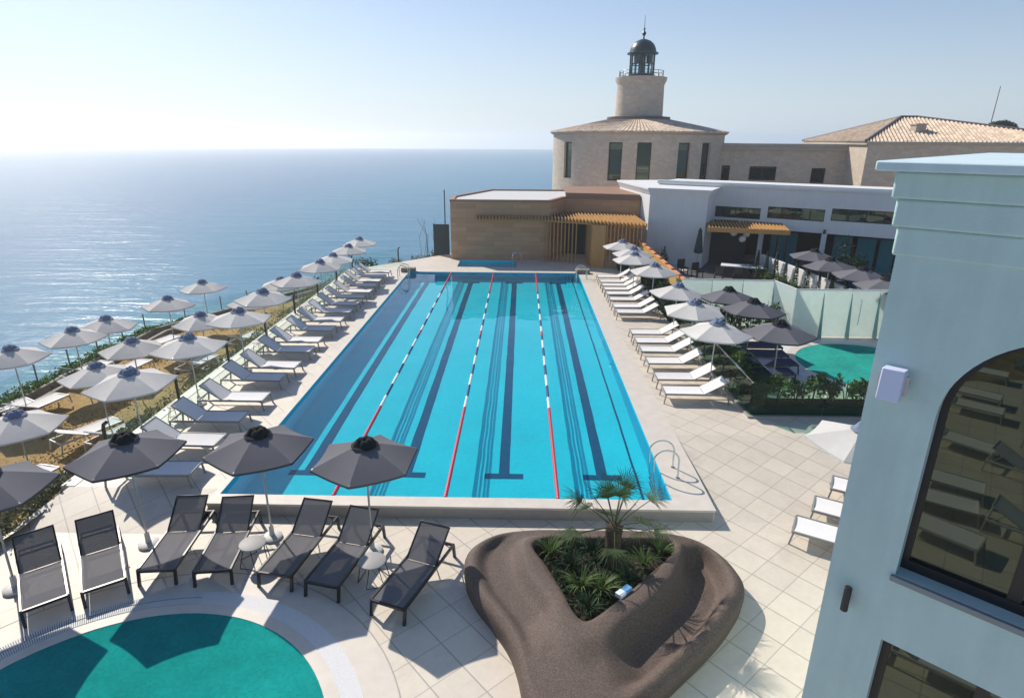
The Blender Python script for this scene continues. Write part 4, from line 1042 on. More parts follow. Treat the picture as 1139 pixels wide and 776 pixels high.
for _ in range(2600):
    a = random.random() * 6.28; i = int(a / 6.2832 * NAP) % NAP; r = ri[i] * math.sqrt(random.random()) * .95; leaf(b, Vector((PC.x + r * math.cos(a), PC.y + r * math.sin(a), ZN + .34 + random.random() ** 1.5 * .22)), random.uniform(.03, .09))
tag(b.build('ground_cover', 'hedge', smooth=False), 'low dark leaves covering the soil inside the brown planter', 'ground cover', kind='stuff')
cb = thing('carton', 'small blue and white carton lying on the inner rim of the brown planter', 'carton', (1.83, 8.56, ZN + .52), R(44))
b = MB(); b.box(-.16, .16, -.06, .06, 0, .07); b.build('box', 'blue_box', cb, bevel=.004)
b = MB(); b.box(-.165, -.02, -.064, .064, .002, .074); b.build('sleeve', 'white_card', cb)
# shrub tip at the foot of the pale building
o = make_shrub('shrub', 'small green bush at the foot of the pale building', 300, .3, .3, .8, .07, 'brightleaf'); o.location = (2.72, 5.08, ZN)

# ------------------------------------------------------------------ pale building at the right
A = Vector((3.06, 5.0, 0)); ang = R(-43); dW = Vector((math.cos(ang), math.sin(ang), 0)); nW = Vector((-dW.y, dW.x, 0))   # nW points into the building
TW = Matrix(((dW.x, nW.x, 0, A.x), (dW.y, nW.y, 0, A.y), (0, 0, 1, 0), (0, 0, 0, 1)))
def slab_with_holes(b, outer, holes, y0, y1, T):
    """outline in (s, z), extruded from y0 (outside) to y1"""
    t = MB(); t.prism(outer, y0, y1, holes)
    b.add([T @ Vector((v[0], v[2], v[1])) for v in t.v], [tuple(reversed(f)) for f in t.f]); return b
ac, ar, az = 1.35, .82, 5.44
arch = [(ac - ar, 3.86), (ac + ar, 3.86)] + [(ac + ar * math.cos(R(a)), az + ar * math.sin(R(a))) for a in range(0, 181, 6)]
low = [(.55, -.3), (2.15, -.3), (2.15, 3.13), (.55, 3.13)]
arch2 = [(x + 3.0, z) for x, z in arch]; low2 = [(x + 3.0, z) for x, z in low]
hb = thing('hotel_building', 'large pale blue stucco building with stepped cornice and arched window at right', 'building')
b = MB(); slab_with_holes(b, [(0, -.3), (7.5, -.3), (7.5, 6.72), (0, 6.72)], [arch, low, arch2, low2], 0, .28, TW)
b.box(0, .28, .283, 5, ZN, 6.72, TW); b.box(7.22, 7.5, .283, 5, ZN, 6.72, TW); b.box(.283, 7.217, 4.72, 5, ZN, 6.72, TW)
b.build('wall', 'mint', hb, bevel=.012)
b = MB(); b.box(.3, 7.2, 1.9, 2.0, ZN, 6.7, TW); b.box(.3, 7.2, .3, 1.9, 3.3, 3.5, TW); b.box(.3, 7.2, .3, 1.9, 6.55, 6.7, TW); b.build('room', 'interior', hb)
for (z0, z1, o_) in ((6.72, 6.95, .03), (6.95, 7.17, .065), (7.17, 7.38, .10)):
    b = MB(); b.box(-o_, 7.5 + o_, -o_, 5 + o_, z0 + .001, z1, TW); b.build('cornice', 'mint', hb, bevel=.02)
b = MB(); b.box(-.22, 7.72, -.22, 5.22, 7.381, 7.455, TW); b.build('parapet_cap', 'mint_cap', hb, bevel=.012)
def win(outl, inner_o, y, mull, zmull, sx):
    b = MB(); slab_with_holes(b, outl, [inner_o], y, y + .07, TW); w = b.build('window', 'black', hb)
    b = MB()
    for (a0, a1, z0, z1) in mull: b.box(a0, a1, y + .005, y + .06, z0, z1, TW)
    b.build('mullion', 'black', w)
    b = MB(); slab_with_holes(b, inner_o, [], y + .03, y + .04, TW); b.build('pane', 'dark_glass', w, smooth=False)
def shrink(poly, cx, cz, d): 
    out = []
    for x, z in poly:
        out.append((x + (d if x < cx else -d) if abs(x - cx) > d else x, z)); 
    return out
arch_in = [(ac - ar + .055, 3.96), (ac + ar - .055, 3.96)] + [(ac + (ar - .055) * math.cos(R(a)), az + (ar - .055) * math.sin(R(a))) for a in range(0, 181, 6)]
win(arch, arch_in, .16, [(ac - .05, ac + .05, 3.96, az + ar - .06)], 0, 0)
win(arch2, [(x + 3, z) for x, z in arch_in], .16, [(ac + 2.95, ac + 3.05, 3.96, az + ar - .06)], 0, 0)
low_in = [(.62, -.25), (2.08, -.25), (2.08, 3.06), (.62, 3.06)]
win(low, low_in, .16, [(1.3, 1.4, -.25, 3.06)], 0, 0); win(low2, [(x + 3, z) for x, z in low_in], .16, [(4.3, 4.4, -.25, 3.06)], 0, 0)
for o_ in (0, 3):
    b = MB(); b.box(ac - ar - .03 + o_, ac + ar + .03 + o_, -.035, .158, 3.80, 3.858, TW); b.build('sill', 'sill', hb, bevel=.006)
def on_wall(name, label, cat, s, z): 
    p = TW @ Vector((s, 0, z)); return thing(name, label, cat, p, ang)
w = on_wall('wall_speaker', 'white box loudspeaker bracketed to the pale building left of its arched window', 'speaker', .195, 5.67)
b = MB(); b.box(-.085, .085, -.19, -.05, -.14, .13, Matrix.Rotation(R(-6), 4, 'X')); b.build('case', 'white_box', w, bevel=.008)
b = MB(); b.bar((-.1, -.1, -.08), (-.1, -.1, .09), .012, .03); b.bar((.1, -.1, -.08), (.1, -.1, .09), .012, .03); b.bar((-.1, -.1, .0), (-.1, -.002, .0), .015); b.bar((.1, -.1, .0), (.1, -.002, .0), .015); b.bar((-.1, -.01, 0), (.1, -.01, 0), .012, .05); b.build('bracket', 'pole', w)
for (s, z, lab) in ((.21, 3.44, 'black tube wall lamp on the pale building below its arched window'), ):
    w = on_wall('wall_lamp', lab, 'wall lamp', s, z)
    b = MB(); b.lathe([(.025, -.13), (.034, -.13), (.034, .13), (.03, .135), (.001, .135)], 18, (0, -.075)); b.build('lamp_body', 'black', w)
    b = MB(); b.box(-.02, .02, -.05, -.001, -.03, .03); b.build('bracket', 'black', w)
w = thing('wall_lamp', 'black tube wall lamp on the hidden side wall of the pale building', 'wall lamp', TW @ Vector((0, .55, 3.3)), ang + R(-90))
b = MB(); b.lathe([(.025, -.13), (.034, -.13), (.034, .13), (.03, .135), (.001, .135)], 18, (0, -.075)); b.build('lamp_body', 'black', w)
b = MB(); b.box(-.02, .02, -.05, -.001, -.03, .03); b.build('bracket', 'black', w)

# ------------------------------------------------------------------ brown pavilion
pv = thing('pavilion', 'low flat-roofed brown panel building behind the far end of the pool', 'building')
foot = [(-4.65, 40.2), (1.85, 40.2), (2.95, 42.9), (7.9, 41.6), (7.9, 49), (-2.4, 49), (-4.8, 42.9)]
b = MB(); b.prism(foot, 0, 3.72); b.build('wall', 'clad', pv, smooth=False)
ins = [(-4.4, 40.45), (1.68, 40.45), (2.8, 43.2), (7.6, 41.9), (7.6, 48.7), (-2.3, 48.7), (-4.5, 42.9)]
b = MB(); b.prism([(x * 1.0 + (.02 if x > 0 else -.02), y - .02) for x, y in foot], 3.72, 3.86, holes=[ins]); b.build('parapet', 'clad_top', pv, smooth=False)
b = MB(); b.prism([(3.0, 42.95), (7.85, 41.68), (7.85, 48.9), (3.3, 48.9)], 3.861, 4.12); b.build('parapet', 'clad_top', pv, smooth=False)
b = MB(); b.prism(ins, 3.721, 3.76, bottom=False); b.build('roof', 'gravel', pv, smooth=False)
def frontline(x): return 39.45 - (0 if x < 1.5 else (x - 1.5) * .5)
pg = thing('pergola', 'oak slatted pergola with screens on the front of the brown building', 'pergola')
b = MB(); x = -2.9
while x < 7.4:
    yb = 40.18 if x < 1.9 else (40.25 + (x - 1.9) * 2.45 if x < 2.95 else 42.85 - (x - 2.95) * .26)
    b.box(x - .035, x + .035, frontline(x) - .0, yb - .02, 2.66, 2.90); x += .21
o = b.build('roof_slats', 'oak', pg, smooth=False)
b = MB(); b.bar((-2.95, 40.1, 2.6), (1.8, 40.1, 2.6), .08, .12); b.bar((1.5, 39.9, 2.6), (7.3, 37.1, 2.6), .08, .12); b.build('beam', 'oak', pg)
b = MB()
for i in range(9):
    t = i / 8; x = 1.65 + 1.85 * t; y = 39.95 - .75 * t; b.box(x - .035, x + .035, y - .06, y + .06, 0, 2.62)
b.build('slat_screen', 'oak_v', pg, smooth=False)
b = MB()
for i in range(8):
    t = i / 7; x = 4.25 + .12 * t; y = 39.4 - 1.5 * t; b.box(x - .06, x + .06, y - .03, y + .03, 0, 2.62)
for i in range(10):
    t = i / 9; x = 5.25 + 2.0 * t; y = 37.75 - .6 * t; b.box(x - .035, x + .035, y - .06, y + .06, 0, 2.62)
b.build('slat_screen', 'oak_v', pg, smooth=False)
b = MB(); b.prism([(4.36, 37.85), (5.16, 37.6), (5.18, 37.68), (4.38, 37.93)], 0, 2.62); b.build('board_panel', 'oak_v', pg, smooth=False)
b = MB(); b.prism([(3.05, 42.6), (4.4, 42.3), (4.4, 42.36), (3.05, 42.66)], .02, 2.3); o = b.build('door', 'interior', pv)

# ------------------------------------------------------------------ white block and white terrace building
wb = thing('white_block', 'white cubic building with a projecting cornice behind the right hand parasols', 'building')
blk = [(8.15, 39.9), (11.35, 38.2), (13.5, 42.5), (13.5, 48), (7.3, 47)]
b = MB(); b.prism(blk, 0, 4.35); b.build('wall', 'white_wall', wb, smooth=False)
for (z0, z1, g_) in ((4.351, 4.48, .06), (4.48, 4.6, .13), (4.6, 4.72, .2)):
    b = MB(); b.prism(grow(blk, g_), z0, z1); b.build('cornice', 'white_wall', wb, smooth=False)
P0 = Vector((12.7, 40.72, 0)); aB = R(-31.9); dB = Vector((math.cos(aB), math.sin(aB), 0)); TB = Matrix(((dB.x, -dB.y, 0, P0.x), (dB.y, dB.x, 0, P0.y), (0, 0, 1, 0), (0, 0, 0, 1)))
tb_ = thing('terrace_building', 'long white two storey building with strip windows and dark open ground floor', 'building')
wins = [[(-.35, 2.85), (2.75, 2.85), (2.75, 3.54), (-.35, 3.54)], [(3.15, 2.98), (6.4, 2.98), (6.4, 3.70), (3.15, 3.70)], [(6.75, 3.08), (10.4, 3.08), (10.4, 3.80), (6.75, 3.80)]]
b = MB(); slab_with_holes(b, [(-4, 2.3), (22, 2.3), (22, 4.78), (-4, 4.78)], wins, 0, .3, TB); b.box(-4, 22, .303, 4, 4.55, 4.78, TB)
b.build('wall', 'white_wall', tb_, smooth=False)
b = MB(); b.box(-4.1, 22.1, -.12, 4.1, 4.781, 4.9, TB); b.box(-4.1, 22.1, -.05, .25, 4.9, 5.02, TB); b.build('parapet', 'white_wall', tb_, smooth=False)
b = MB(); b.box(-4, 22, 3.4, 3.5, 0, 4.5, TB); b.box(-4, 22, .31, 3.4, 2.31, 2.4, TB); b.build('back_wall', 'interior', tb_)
for wn_ in wins:
    s0, z0 = wn_[0]; s1, z1 = wn_[2]
    b = MB(); b.box(s0, s1, .12, .17, z0, z0 + .05, TB); b.box(s0, s1, .12, .17, z1 - .05, z1, TB)
    k = 4
    for i in range(k + 1):
        s = s0 + (s1 - s0) * i / k; b.box(max(s0, s - .03), min(s1, s + .03), .12, .17, z0, z1, TB)
    w = b.build('window', 'black', tb_, smooth=False); b = MB(); b.box(s0, s1, .14, .15, z0, z1, TB); b.build('pane', 'dark_glass', w, smooth=False)
for s in (-.6, 2.95, 6.55, 10.6, 14.5):
    b = MB(); b.box(s - .14, s + .14, .02, .28, 0, 2.31, TB); b.build('column', 'white_wall', tb_, smooth=False)
for i, (s0, s1) in enumerate(((3.3, 4.9), (7.0, 8.0), (8.3, 9.3), (9.5, 10.3))):
    b = MB(); b.box(s0, s1, 1.6, 1.68, 0, 2.0, TB); b.build('door', 'teal_door', tb_, smooth=False)
for i, (s, z) in enumerate(((6.55, 2.42), (10.6, 2.5))):
    b = MB(); p = TB @ Vector((s, -.08, z)); b.lathe([(.05, -.12), (.07, -.12), (.07, .12), (.001, .13)], 10); b.box(-.03, .03, .03, .085, -.04, .04, Matrix.Rotation(aB, 4, 'Z')); o = b.build('wall_lamp', 'black'); o.location = p; tag(o, 'tiny black wall lamp on the white building, %s' % ['over its second column', 'nearest the pale building'][i], 'wall lamp')
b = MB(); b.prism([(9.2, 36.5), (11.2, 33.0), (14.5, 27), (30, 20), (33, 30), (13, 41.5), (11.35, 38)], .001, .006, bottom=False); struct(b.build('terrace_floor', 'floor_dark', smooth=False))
# second pergola over the dining corner
p2 = thing('pergola', 'sunlit oak slat awning over the dining corner beside the white block', 'pergola')
b = MB(); L = 4.6; org = Vector((11.45, 38.1, 0)); a2 = R(-14); T2 = Matrix.Translation(org) @ Matrix.Rotation(a2, 4, 'Z')
for i in range(24):
    s = .05 + i * .19; b.box(s - .035, s + .035, -1.6, 2.2, 2.60, 2.74, T2)
b.build('roof_slats', 'oak', p2, smooth=False)
b = MB(); b.box(-.05, 4.5, -1.66, -1.58, 2.46, 2.72, T2); b.box(0, 4.5, 1.9, 2.0, 2.48, 2.6, T2); b.build('beam', 'oak', p2, smooth=False)
for (s, y) in ((4.4, -1.5), (4.4, 1.9)):
    b = MB(); b.box(s - .05, s + .05, y - .05, y + .05, 0, 2.46, T2); b.build('post', 'black', p2, smooth=False)
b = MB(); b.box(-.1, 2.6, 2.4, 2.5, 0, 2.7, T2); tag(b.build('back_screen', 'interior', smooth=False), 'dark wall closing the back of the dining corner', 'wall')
for i, (s, y, z) in enumerate(((1.6, .2, 2.2), (2.35, .4, 2.12), (2.1, -.2, 1.9))):
    p = T2 @ Vector((s, y, z)); o = thing('paper_lantern', 'round white hanging lantern under the sunlit awning, %s' % ['leftmost', 'rightmost', 'lowest'][i], 'lantern', p, group='lanterns over the dining corner')
    b = MB(); b.lathe([(.001, -.2), (.11, -.17), (.19, -.08), (.21, 0), (.19, .08), (.11, .17), (.001, .2)], 16); b.build('shade', 'paper', o); b = MB(); b.tube([(0, 0, .19), (0, 0, 2.6 - z)], .006, 5); b.build('cord', 'black', o)
tbl = thing('dining_table', 'long pale dining table in the dark corner under the awning', 'table', (12.75, 35.0, 0), R(-20))
b = MB(); b.box(-1.15, 1.15, -.45, .45, .7, .76); b.build('tabletop', 'paper', tbl, bevel=.01)
for (sx, sy) in ((-1, -1), (1, -1), (1, 1), (-1, 1)):
    b = MB(); b.box(sx * 1.0 - .05, sx * 1.0 + .05, sy * .35 - .05, sy * .35 + .05, 0, .7); b.build('leg', 'paper', tbl)
def make_chair(lab, m):
    r = thing('dining_chair', lab, 'chair')
    b = MB(); b.box(-.25, .25, -.25, .25, .38, .46); b.build('seat', m, r, bevel=.02)
    b = MB(); b.box(-.25, .25, .2, .27, .46, .9); b.build('backrest', m, r, bevel=.02)
    for sx in (-.22, .22):
        for sy in (-.22, .22): b = MB(); b.box(sx - .02, sx + .02, sy - .02, sy + .02, 0, .38); b.build('leg', 'black', r)
    return r
ch = make_chair('-', 'black')
for i, (x, y, r_) in enumerate(((10.2, 34.9, .4), (11.2, 34.1, 2.9), (12.2, 33.9, 2.9), (13.3, 33.6, 2.9), (9.6, 35.9, .3))):
    place(ch, (x, y, 0), r_, 'dark low chair around the dining corner table, %s from left' % ['second', 'third', 'fourth', 'fifth', 'first'][i], 'dark chairs in the dining corner')
for o in list(bpy.data.objects):
    if o.name == 'closed_parasol': o.location = (10.9, 37.6, 0)
# terrace parasols, planter walls and cypresses in the restaurant
pr = make_parasol('dark_canopy', 'black_vent', 1.2, 2.3, 1.92, False)
for i, (x, y) in enumerate([(958, 298), (985, 309), (925, 288), (905, 278)]):
    p = unproj(x, y, 2.3); place(pr, (p.x, p.y, 0), rz(), 'grey parasol on the shaded restaurant terrace, %s' % ['third from left', 'rightmost, half hidden', 'second from left', 'leftmost'][i], 'parasols on the restaurant terrace')
b = MB(); b.bar((14.2, 36.0, .62), (15.25, 24.6, .62), .2, 1.24); tag(b.build('planter_wall', 'white_wall', smooth=False), 'low white planter wall running diagonally across the restaurant terrace', 'low wall')
cy = thing('cypress', '-', 'cypress')
b = MB()
for _ in range(900):
    z = random.random(); r = .2 * (1 - z) ** .6 * (.4 + .6 * min(1, z * 8)) * math.sqrt(random.uniform(.3, 1)); a = random.random() * 6.28; leaf(b, Vector((r * math.cos(a), r * math.sin(a), .12 + 1.45 * z)), .07, Vector((math.cos(a), math.sin(a), .8)).normalized())
b.build('crown', 'cypress', cy, smooth=False); b = MB(); b.tube([(0, 0, 0), (0, 0, .5)], .03, 6); b.build('trunk', 'bark', cy)
for i in range(11):
    t = i / 10; place(cy, (13.85 + 1.05 * t, 35.6 - 10.6 * t, 0), i, 'small cone cypress along the diagonal white planter wall, %s from the far end' % ORD[i], 'cypresses along the planter wall', 1.0 + .1 * (i % 3))
for i in range(9):
    t = i / 8; place(sh1 if i % 2 else sh2, (13.2 + 1.0 * t, 34.8 - 9.5 * t, 0), i, 'leafy bush before the diagonal cypress row, %s from the far end' % ORD[i], 'bushes before the cypress row', 1.1 + .1 * (i % 2))
for i, (x, y) in enumerate(((16.3, 30.5), (17.2, 28.6), (17.6, 31.6), (18.8, 30.0), (18.4, 27.2), (19.8, 28.4))):
    o = thing('sofa', 'dark lounge sofa on the restaurant terrace, %s' % ['leftmost', 'nearest on the left', 'far middle', 'far right', 'nearest on the right', 'rightmost'][i], 'sofa', (x, y, 0), .4 * i, 'dark sofas on the restaurant terrace')
    b = MB(); b.box(-.7, .7, -.35, .35, .12, .42); b.build('seat', 'navy_sling', o, bevel=.03); b = MB(); b.box(-.7, .7, .3, .45, .12, .8); b.build('backrest', 'navy_sling', o, bevel=.03)
    b = MB(); b.box(-.3, -.0, .15, .3, .43, .62); b.build('cushion', 'pink' if i in (2, 3) else 'table_grey', o, bevel=.03)
o = make_shrub('tree', 'dark bushy tree on the restaurant terrace before the white building', 1500, .9, .9, 2.6, .16, 'cypress', 'tree', 10); o.location = (17.9, 33.2, 0)

# frosted fence
fr = thing('privacy_fence', 'frosted pale green glass privacy fence behind the small round pool', 'fence')
pts = [(6.86, 25.6), (10.73, 25.43), (11.0, 23.85), (21, 23.9)]
for i in range(3):
    Aq = Vector((*pts[i], 0)); Bq = Vector((*pts[i + 1], 0)); d = (Bq - Aq); L = d.length; d.normalize(); T = Matrix.Translation(Aq) @ Matrix.Rotation(math.atan2(d.y, d.x), 4, 'Z'); n = max(1, round(L / 1.15))
    for k in range(n):
        s0 = L * k / n; s1 = L * (k + 1) / n
        b = MB(); b.box(s0 + .012, s1 - .012, -.012, .012, .04, 1.98, T); b.build('panel', 'frost', fr, smooth=False)
        if i != 1:
            b = MB(); b.add([T @ Vector(v) for v in ((s1 - .008, -.014, 1.85), (s1 - .008, -.34, .02), (s1 - .008, -.014, .02), (s1 + .008, -.014, 1.85), (s1 + .008, -.34, .02), (s1 + .008, -.014, .02))], [(0, 1, 2), (5, 4, 3), (0, 3, 4, 1), (1, 4, 5, 2), (2, 5, 3, 0)]); b.build('fin', 'frost_fin', fr, smooth=False)
    b = MB(); b.box(0, L, -.02, .02, 1.98, 2.02, T); b.build('top_rail', 'paper', fr, smooth=False)
b = MB(); b.tube([(13.6, 23.82, .55), (13.6, 23.76, .6), (13.6, 23.76, 1.55), (13.6, 23.82, 1.6)], .018, 8); b.build('handle', 'steel', fr)
bf = thing('bamboo_fence', 'sunlit bamboo fence with orange top rail behind the hedge blocks', 'fence')
b = MB(); y = 26.4
while y < 37.4: b.box(7.18, 7.22, y, y + .1, 0, 1.72); y += .115
b.build('slats', 'bamboo', bf, smooth=False); b = MB(); b.box(7.12, 7.28, 26.3, 37.5, 1.72, 1.82); b.build('top_rail', 'orange', bf, smooth=False)
b = MB()
for i in range(8): b.box(7.10, 7.30, 27 + i * 1.35, 27.25 + i * 1.35, 1.822, 1.85)
b.build('clip', 'black', bf, smooth=False)
for i, (x, y) in enumerate(((6.95, 28.9), (6.95, 29.25), (7.0, 34.0))):
    place(sh2, (x, y, 0), i, 'green shrub between clipped hedge blocks, %s' % ['nearest', 'second', 'farthest'][i], 'shrubs between hedge blocks', 1.2)
o = make_shrub('potted_fern', 'dark leafy plant at the foot of the white block', 300, .6, .4, 1.2, .14, 'cypress', 'plant'); o.location = (8.7, 38.6, 0)

# ------------------------------------------------------------------ lighthouse house
lh = thing('lighthouse', 'round tan stone building with tiled roof and a lighthouse tower on top', 'lighthouse', (10.98, 62, 0))
RD = 8.0; Z0, Z1 = -1.7, 8.0; wz0, wz1 = 4.2, 7.35
def ang_of(dx): return -PI / 2 + math.asin(max(-1, min(1, dx)))
wa = [ang_of(t) + .0 for t in (-.86, -.385, -.09, .345, .62)]; hw = .6 / RD
edges = []
b = MB()
def arc(b, a0, a1, z0, z1, r0=RD - .4, r1=RD):
    n = max(2, int((a1 - a0) / R(3)))
    b.lathe([(r0, z0), (r1, z0), (r1, z1), (r0, z1), (r0, z0)], n, (0, 0), a0, a1)
    for a in (a0, a1):
        p = lambda r, z: (r * math.cos(a), r * math.sin(a), z); b.add([p(r0, z0), p(r1, z0), p(r1, z1), p(r0, z1)], [(0, 1, 2, 3)])
arc(b, 0, 2 * PI, Z0, wz0); arc(b, 0, 2 * PI, wz1, Z1)
cur = wa[0] - hw; bounds = []
for i, a in enumerate(wa):
    nxt = wa[i + 1] - hw if i < 4 else wa[0] - hw + 2 * PI
    arc(b, a + hw, nxt, wz0 + .001, wz1 - .001)
b.build('wall', 'stone', lh, ang=30)
for a in wa:
    T = Matrix.Rotation(a + PI / 2, 4, 'Z'); y = -RD + .22; b = MB()
    b.box(-.6, -.5, y, y + .08, wz0, wz1, T); b.box(.5, .6, y, y + .08, wz0, wz1, T); b.box(-.5, .5, y, y + .08, wz0, wz0 + .1, T); b.box(-.5, .5, y, y + .08, wz1 - .1, wz1, T)
    w = b.build('window', 'black', lh, smooth=False); b = MB(); b.box(-.5, .5, y + .03, y + .05, wz0 + .1, wz1 - .1, T); b.build('pane', 'dark_glass', w, smooth=False)
b = MB(); b.lathe([(7.5, 2.0), (8.12, 2.0), (8.12, 2.25), (7.5, 2.25)], 96); b.build('string_course', 'stone_smooth', lh)
b = MB(); b.lathe([(7.4, Z1 + .001), (8.1, Z1 + .001), (8.28, 8.12), (8.28, 8.24), (7.4, 8.24)], 96); b.build('cornice', 'stone_smooth', lh)
b = MB(); n = 288
for (r, z) in ((8.34, 8.25), (5.5, 8.82), (2.7, 9.38)):
    for k in range(n):
        a = 2 * PI * k / n; dz = .05 if k % 2 else 0; b.v.append((r * math.cos(a), r * math.sin(a), z + dz))
for k in range(n): b.v.append((8.34 * math.cos(2 * PI * k / n), 8.34 * math.sin(2 * PI * k / n), 8.18))
for i in range(2):
    for k in range(n): b.f.append((i * n + k, i * n + (k + 1) % n, (i + 1) * n + (k + 1) % n, (i + 1) * n + k))
for k in range(n): b.f.append((3 * n + k, 3 * n + (k + 1) % n, (k + 1) % n, k))
b.build('roof', 'roof', lh, smooth=False)
b = MB(); b.lathe([(2.9, 9.3), (2.95, 9.42), (2.95, 9.58), (2.3, 9.64)], 64); b.build('flashing', 'lead', lh)
b = MB(); b.lathe([(2.22, 9.6), (2.16, 12.3), (2.2, 12.45), (2.36, 12.75), (2.38, 13.0), (2.0, 13.02), (.01, 13.02)], 64); b.build('tower', 'stone', lh)
b = MB()
for k in range(14):
    a = 2 * PI * k / 14; b.tube([(2.02 * math.cos(a), 2.02 * math.sin(a), 13.0), (2.02 * math.cos(a), 2.02 * math.sin(a), 13.55)], .03, 6)
for z in (13.3, 13.55): b.tube([(2.02 * math.cos(2 * PI * k / 40), 2.02 * math.sin(2 * PI * k / 40), z) for k in range(41)], .022, 6)
b.build('railing', 'lantern', lh)
lt_ = thing('dummy', '-', 'x'); bpy.data.objects.remove(lt_)
b = MB(); b.lathe([(1.2, 13.0), (1.2, 13.3), (1.12, 13.32), (.01, 13.32)], 32)
for k in range(8):
    a = 2 * PI * (k + .5) / 8; b.box(-.06, .06, -.07, .07, 13.3, 15.05, Matrix.Translation((1.1 * math.cos(a), 1.1 * math.sin(a), 0)) @ Matrix.Rotation(a, 4, 'Z'))
for z in (14.15, 14.98): b.tube([(1.1 * math.cos(2 * PI * (k + .5) / 8), 1.1 * math.sin(2 * PI * (k + .5) / 8), z) for k in range(9)], .05, 6)
for k in (0, 3, 5):      # lamp heads inside
    a = 2 * PI * k / 8; b.lathe([(.01, 14.2), (.24, 14.3), (.28, 14.85), (.01, 14.95)], 12, (.62 * math.cos(a), .62 * math.sin(a)))
b.tube([(0, 0, 13.3), (0, 0, 15.0)], .16, 10)
lan = b.build('lantern', 'lantern', lh)
b = MB(); b.lathe([(1.06, 13.33), (1.06, 15.0)], 8, (0, 0)); b.f = [f for f in b.f if len(f) == 4]; b.build('glazing', 'pane', lan, smooth=False)
b = MB(); b.lathe([(1.1, 14.98), (1.42, 15.0), (1.42, 15.1), (1.22, 15.16), (1.16, 15.45), (.98, 15.8), (.68, 16.07), (.3, 16.22), (.08, 16.27), (.06, 16.5), (.16, 16.62), (.19, 16.75), (.08, 16.9), (.05, 17.0), (.11, 17.1), (.03, 17.2), (.012, 18.2)], 32); b.build('dome', 'lantern', lh, ang=40)

# ------------------------------------------------------------------ long stone building behind
st = thing('stone_building', 'long tan stone building with small windows and hipped tile roof behind', 'building')
S0 = Vector((17.5, 58.5, 0)); aS = R(-13.5); TS = Matrix.Translation(S0) @ Matrix.Rotation(aS, 4, 'Z')
def son(x, y):
    d = Fv + R2 * ((x - 569.5) / F_PX) - U2 * ((y - 388) / F_PX); n = TS.to_3x3() @ Vector((0, 1, 0)); t = (S0 - CAMP).dot(n) / d.dot(n); q = TS.inverted() @ (CAMP + d * t); return q.x, q.z
holes = []
for (x0, x1, y0, y1) in ((803, 810, 184, 204), (834, 862, 185, 201), (903, 916, 187, 204)):
    a0, z1 = son(x0, y0); a1, z0 = son(x1, y1); holes.append([(a0, z0), (a1, z0), (a1, z1), (a0, z1)])
ztop = son(870, 160)[1]; xr = son(962, 160)[0]
b = MB(); slab_with_holes(b, [(-4, -1.7), (xr, -1.7), (xr, ztop - .55), (-4, ztop - .55)], holes, 0, .4, TS); b.build('wall', 'stone', st, smooth=False)
b = MB(); b.box(-4, xr, -.25, 8, ztop - .55 + .001, ztop - .3, TS); b.box(-4, xr, -.12, 8, ztop - .3, ztop, TS); b.build('parapet', 'stone_smooth', st, smooth=False)
b = MB(); b.box(-3.8, xr, 2.2, 2.3, 0, ztop - .6, TS); b.build('room', 'interior', st)
for h in holes:
    (a0, z0), (a1, z1) = h[0], h[2]; b = MB(); t = .11
    b.box(a0, a0 + t, .2, .28, z0, z1, TS); b.box(a1 - t, a1, .2, .28, z0, z1, TS); b.box(a0 + t, a1 - t, .2, .28, z0, z0 + t, TS); b.box(a0 + t, a1 - t, .2, .28, z1 - t, z1, TS)
    if a1 - a0 > 1.6: b.box((a0 + a1) / 2 - t / 2, (a0 + a1) / 2 + t / 2, .2, .28, z0 + t, z1 - t, TS)
    w = b.build('window', 'black', st, smooth=False); b = MB(); b.box(a0 + t, a1 - t, .23, .25, z0 + t, z1 - t, TS); b.build('pane', 'dark_glass', w, smooth=False)
Fc, Rc, Bc, Lc, Ap, Ap2 = (27.75, 52.0), (42.5, 46.5), (46.5, 62), (29.2, 66.5), (33.4, 58.0, 9.55), (34.6, 57.6, 9.53)
b = MB(); b.prism([Fc, Rc, Bc, Lc], -1.7, 7.3); b.build('wall', 'stone', st, smooth=False)
b = MB(); b.prism(grow([Fc, Rc, Bc, Lc], .2), 7.301, 7.52); b.build('eaves', 'stone_smooth', st, smooth=False)
ev = [Vector((*q, 7.53)) for q in grow([Fc, Rc, Bc, Lc], .32)]; Ap = Vector(Ap); Ap2 = Vector(Ap2)
def ribbed(b, e0, e1, r0, r1, n=60):
    """roof face with raised tile ribs from eave e0-e1 up to ridge r0-r1"""
    nrm = (e1 - e0).cross(r0 - e0).normalized()
    if nrm.z < 0: nrm = -nrm
    ed = (e1 - e0); L = ed.length; ed = ed / L; u0 = (r0 - e0).dot(ed); u1 = (r1 - e0).dot(ed)
    sl_ = ((r0 - e0) - ed * u0).lerp((r1 - e0) - ed * u1, .5)
    def topp(u):
        f = u / u0 if u < u0 else ((L - u) / (L - u1) if u > u1 else 1.0); return e0 + ed * u + sl_ * max(0, min(1, f))
    for k in range(n):
        for (f0, f1, h0, h1) in ((k, k + .5, 0, .10), (k + .5, k + 1, .10, 0)):
            ua, ub = L * f0 / n, L * f1 / n; p, q = e0 + ed * ua, e0 + ed * ub; s, t = topp(ua), topp(ub)
            b.add([p + nrm * h0, q + nrm * h1, t + nrm * h1, s + nrm * h0], [(0, 1, 2, 3)])
b = MB(); ribbed(b, ev[0], ev[1], Ap, Ap2, 60); ribbed(b, ev[1], ev[2], Ap2, Ap2, 50); ribbed(b, ev[2], ev[3], Ap2, Ap, 60); ribbed(b, ev[3], ev[0], Ap, Ap, 50)
rf = b.build('roof', 'roof', st, smooth=False)
b = MB()
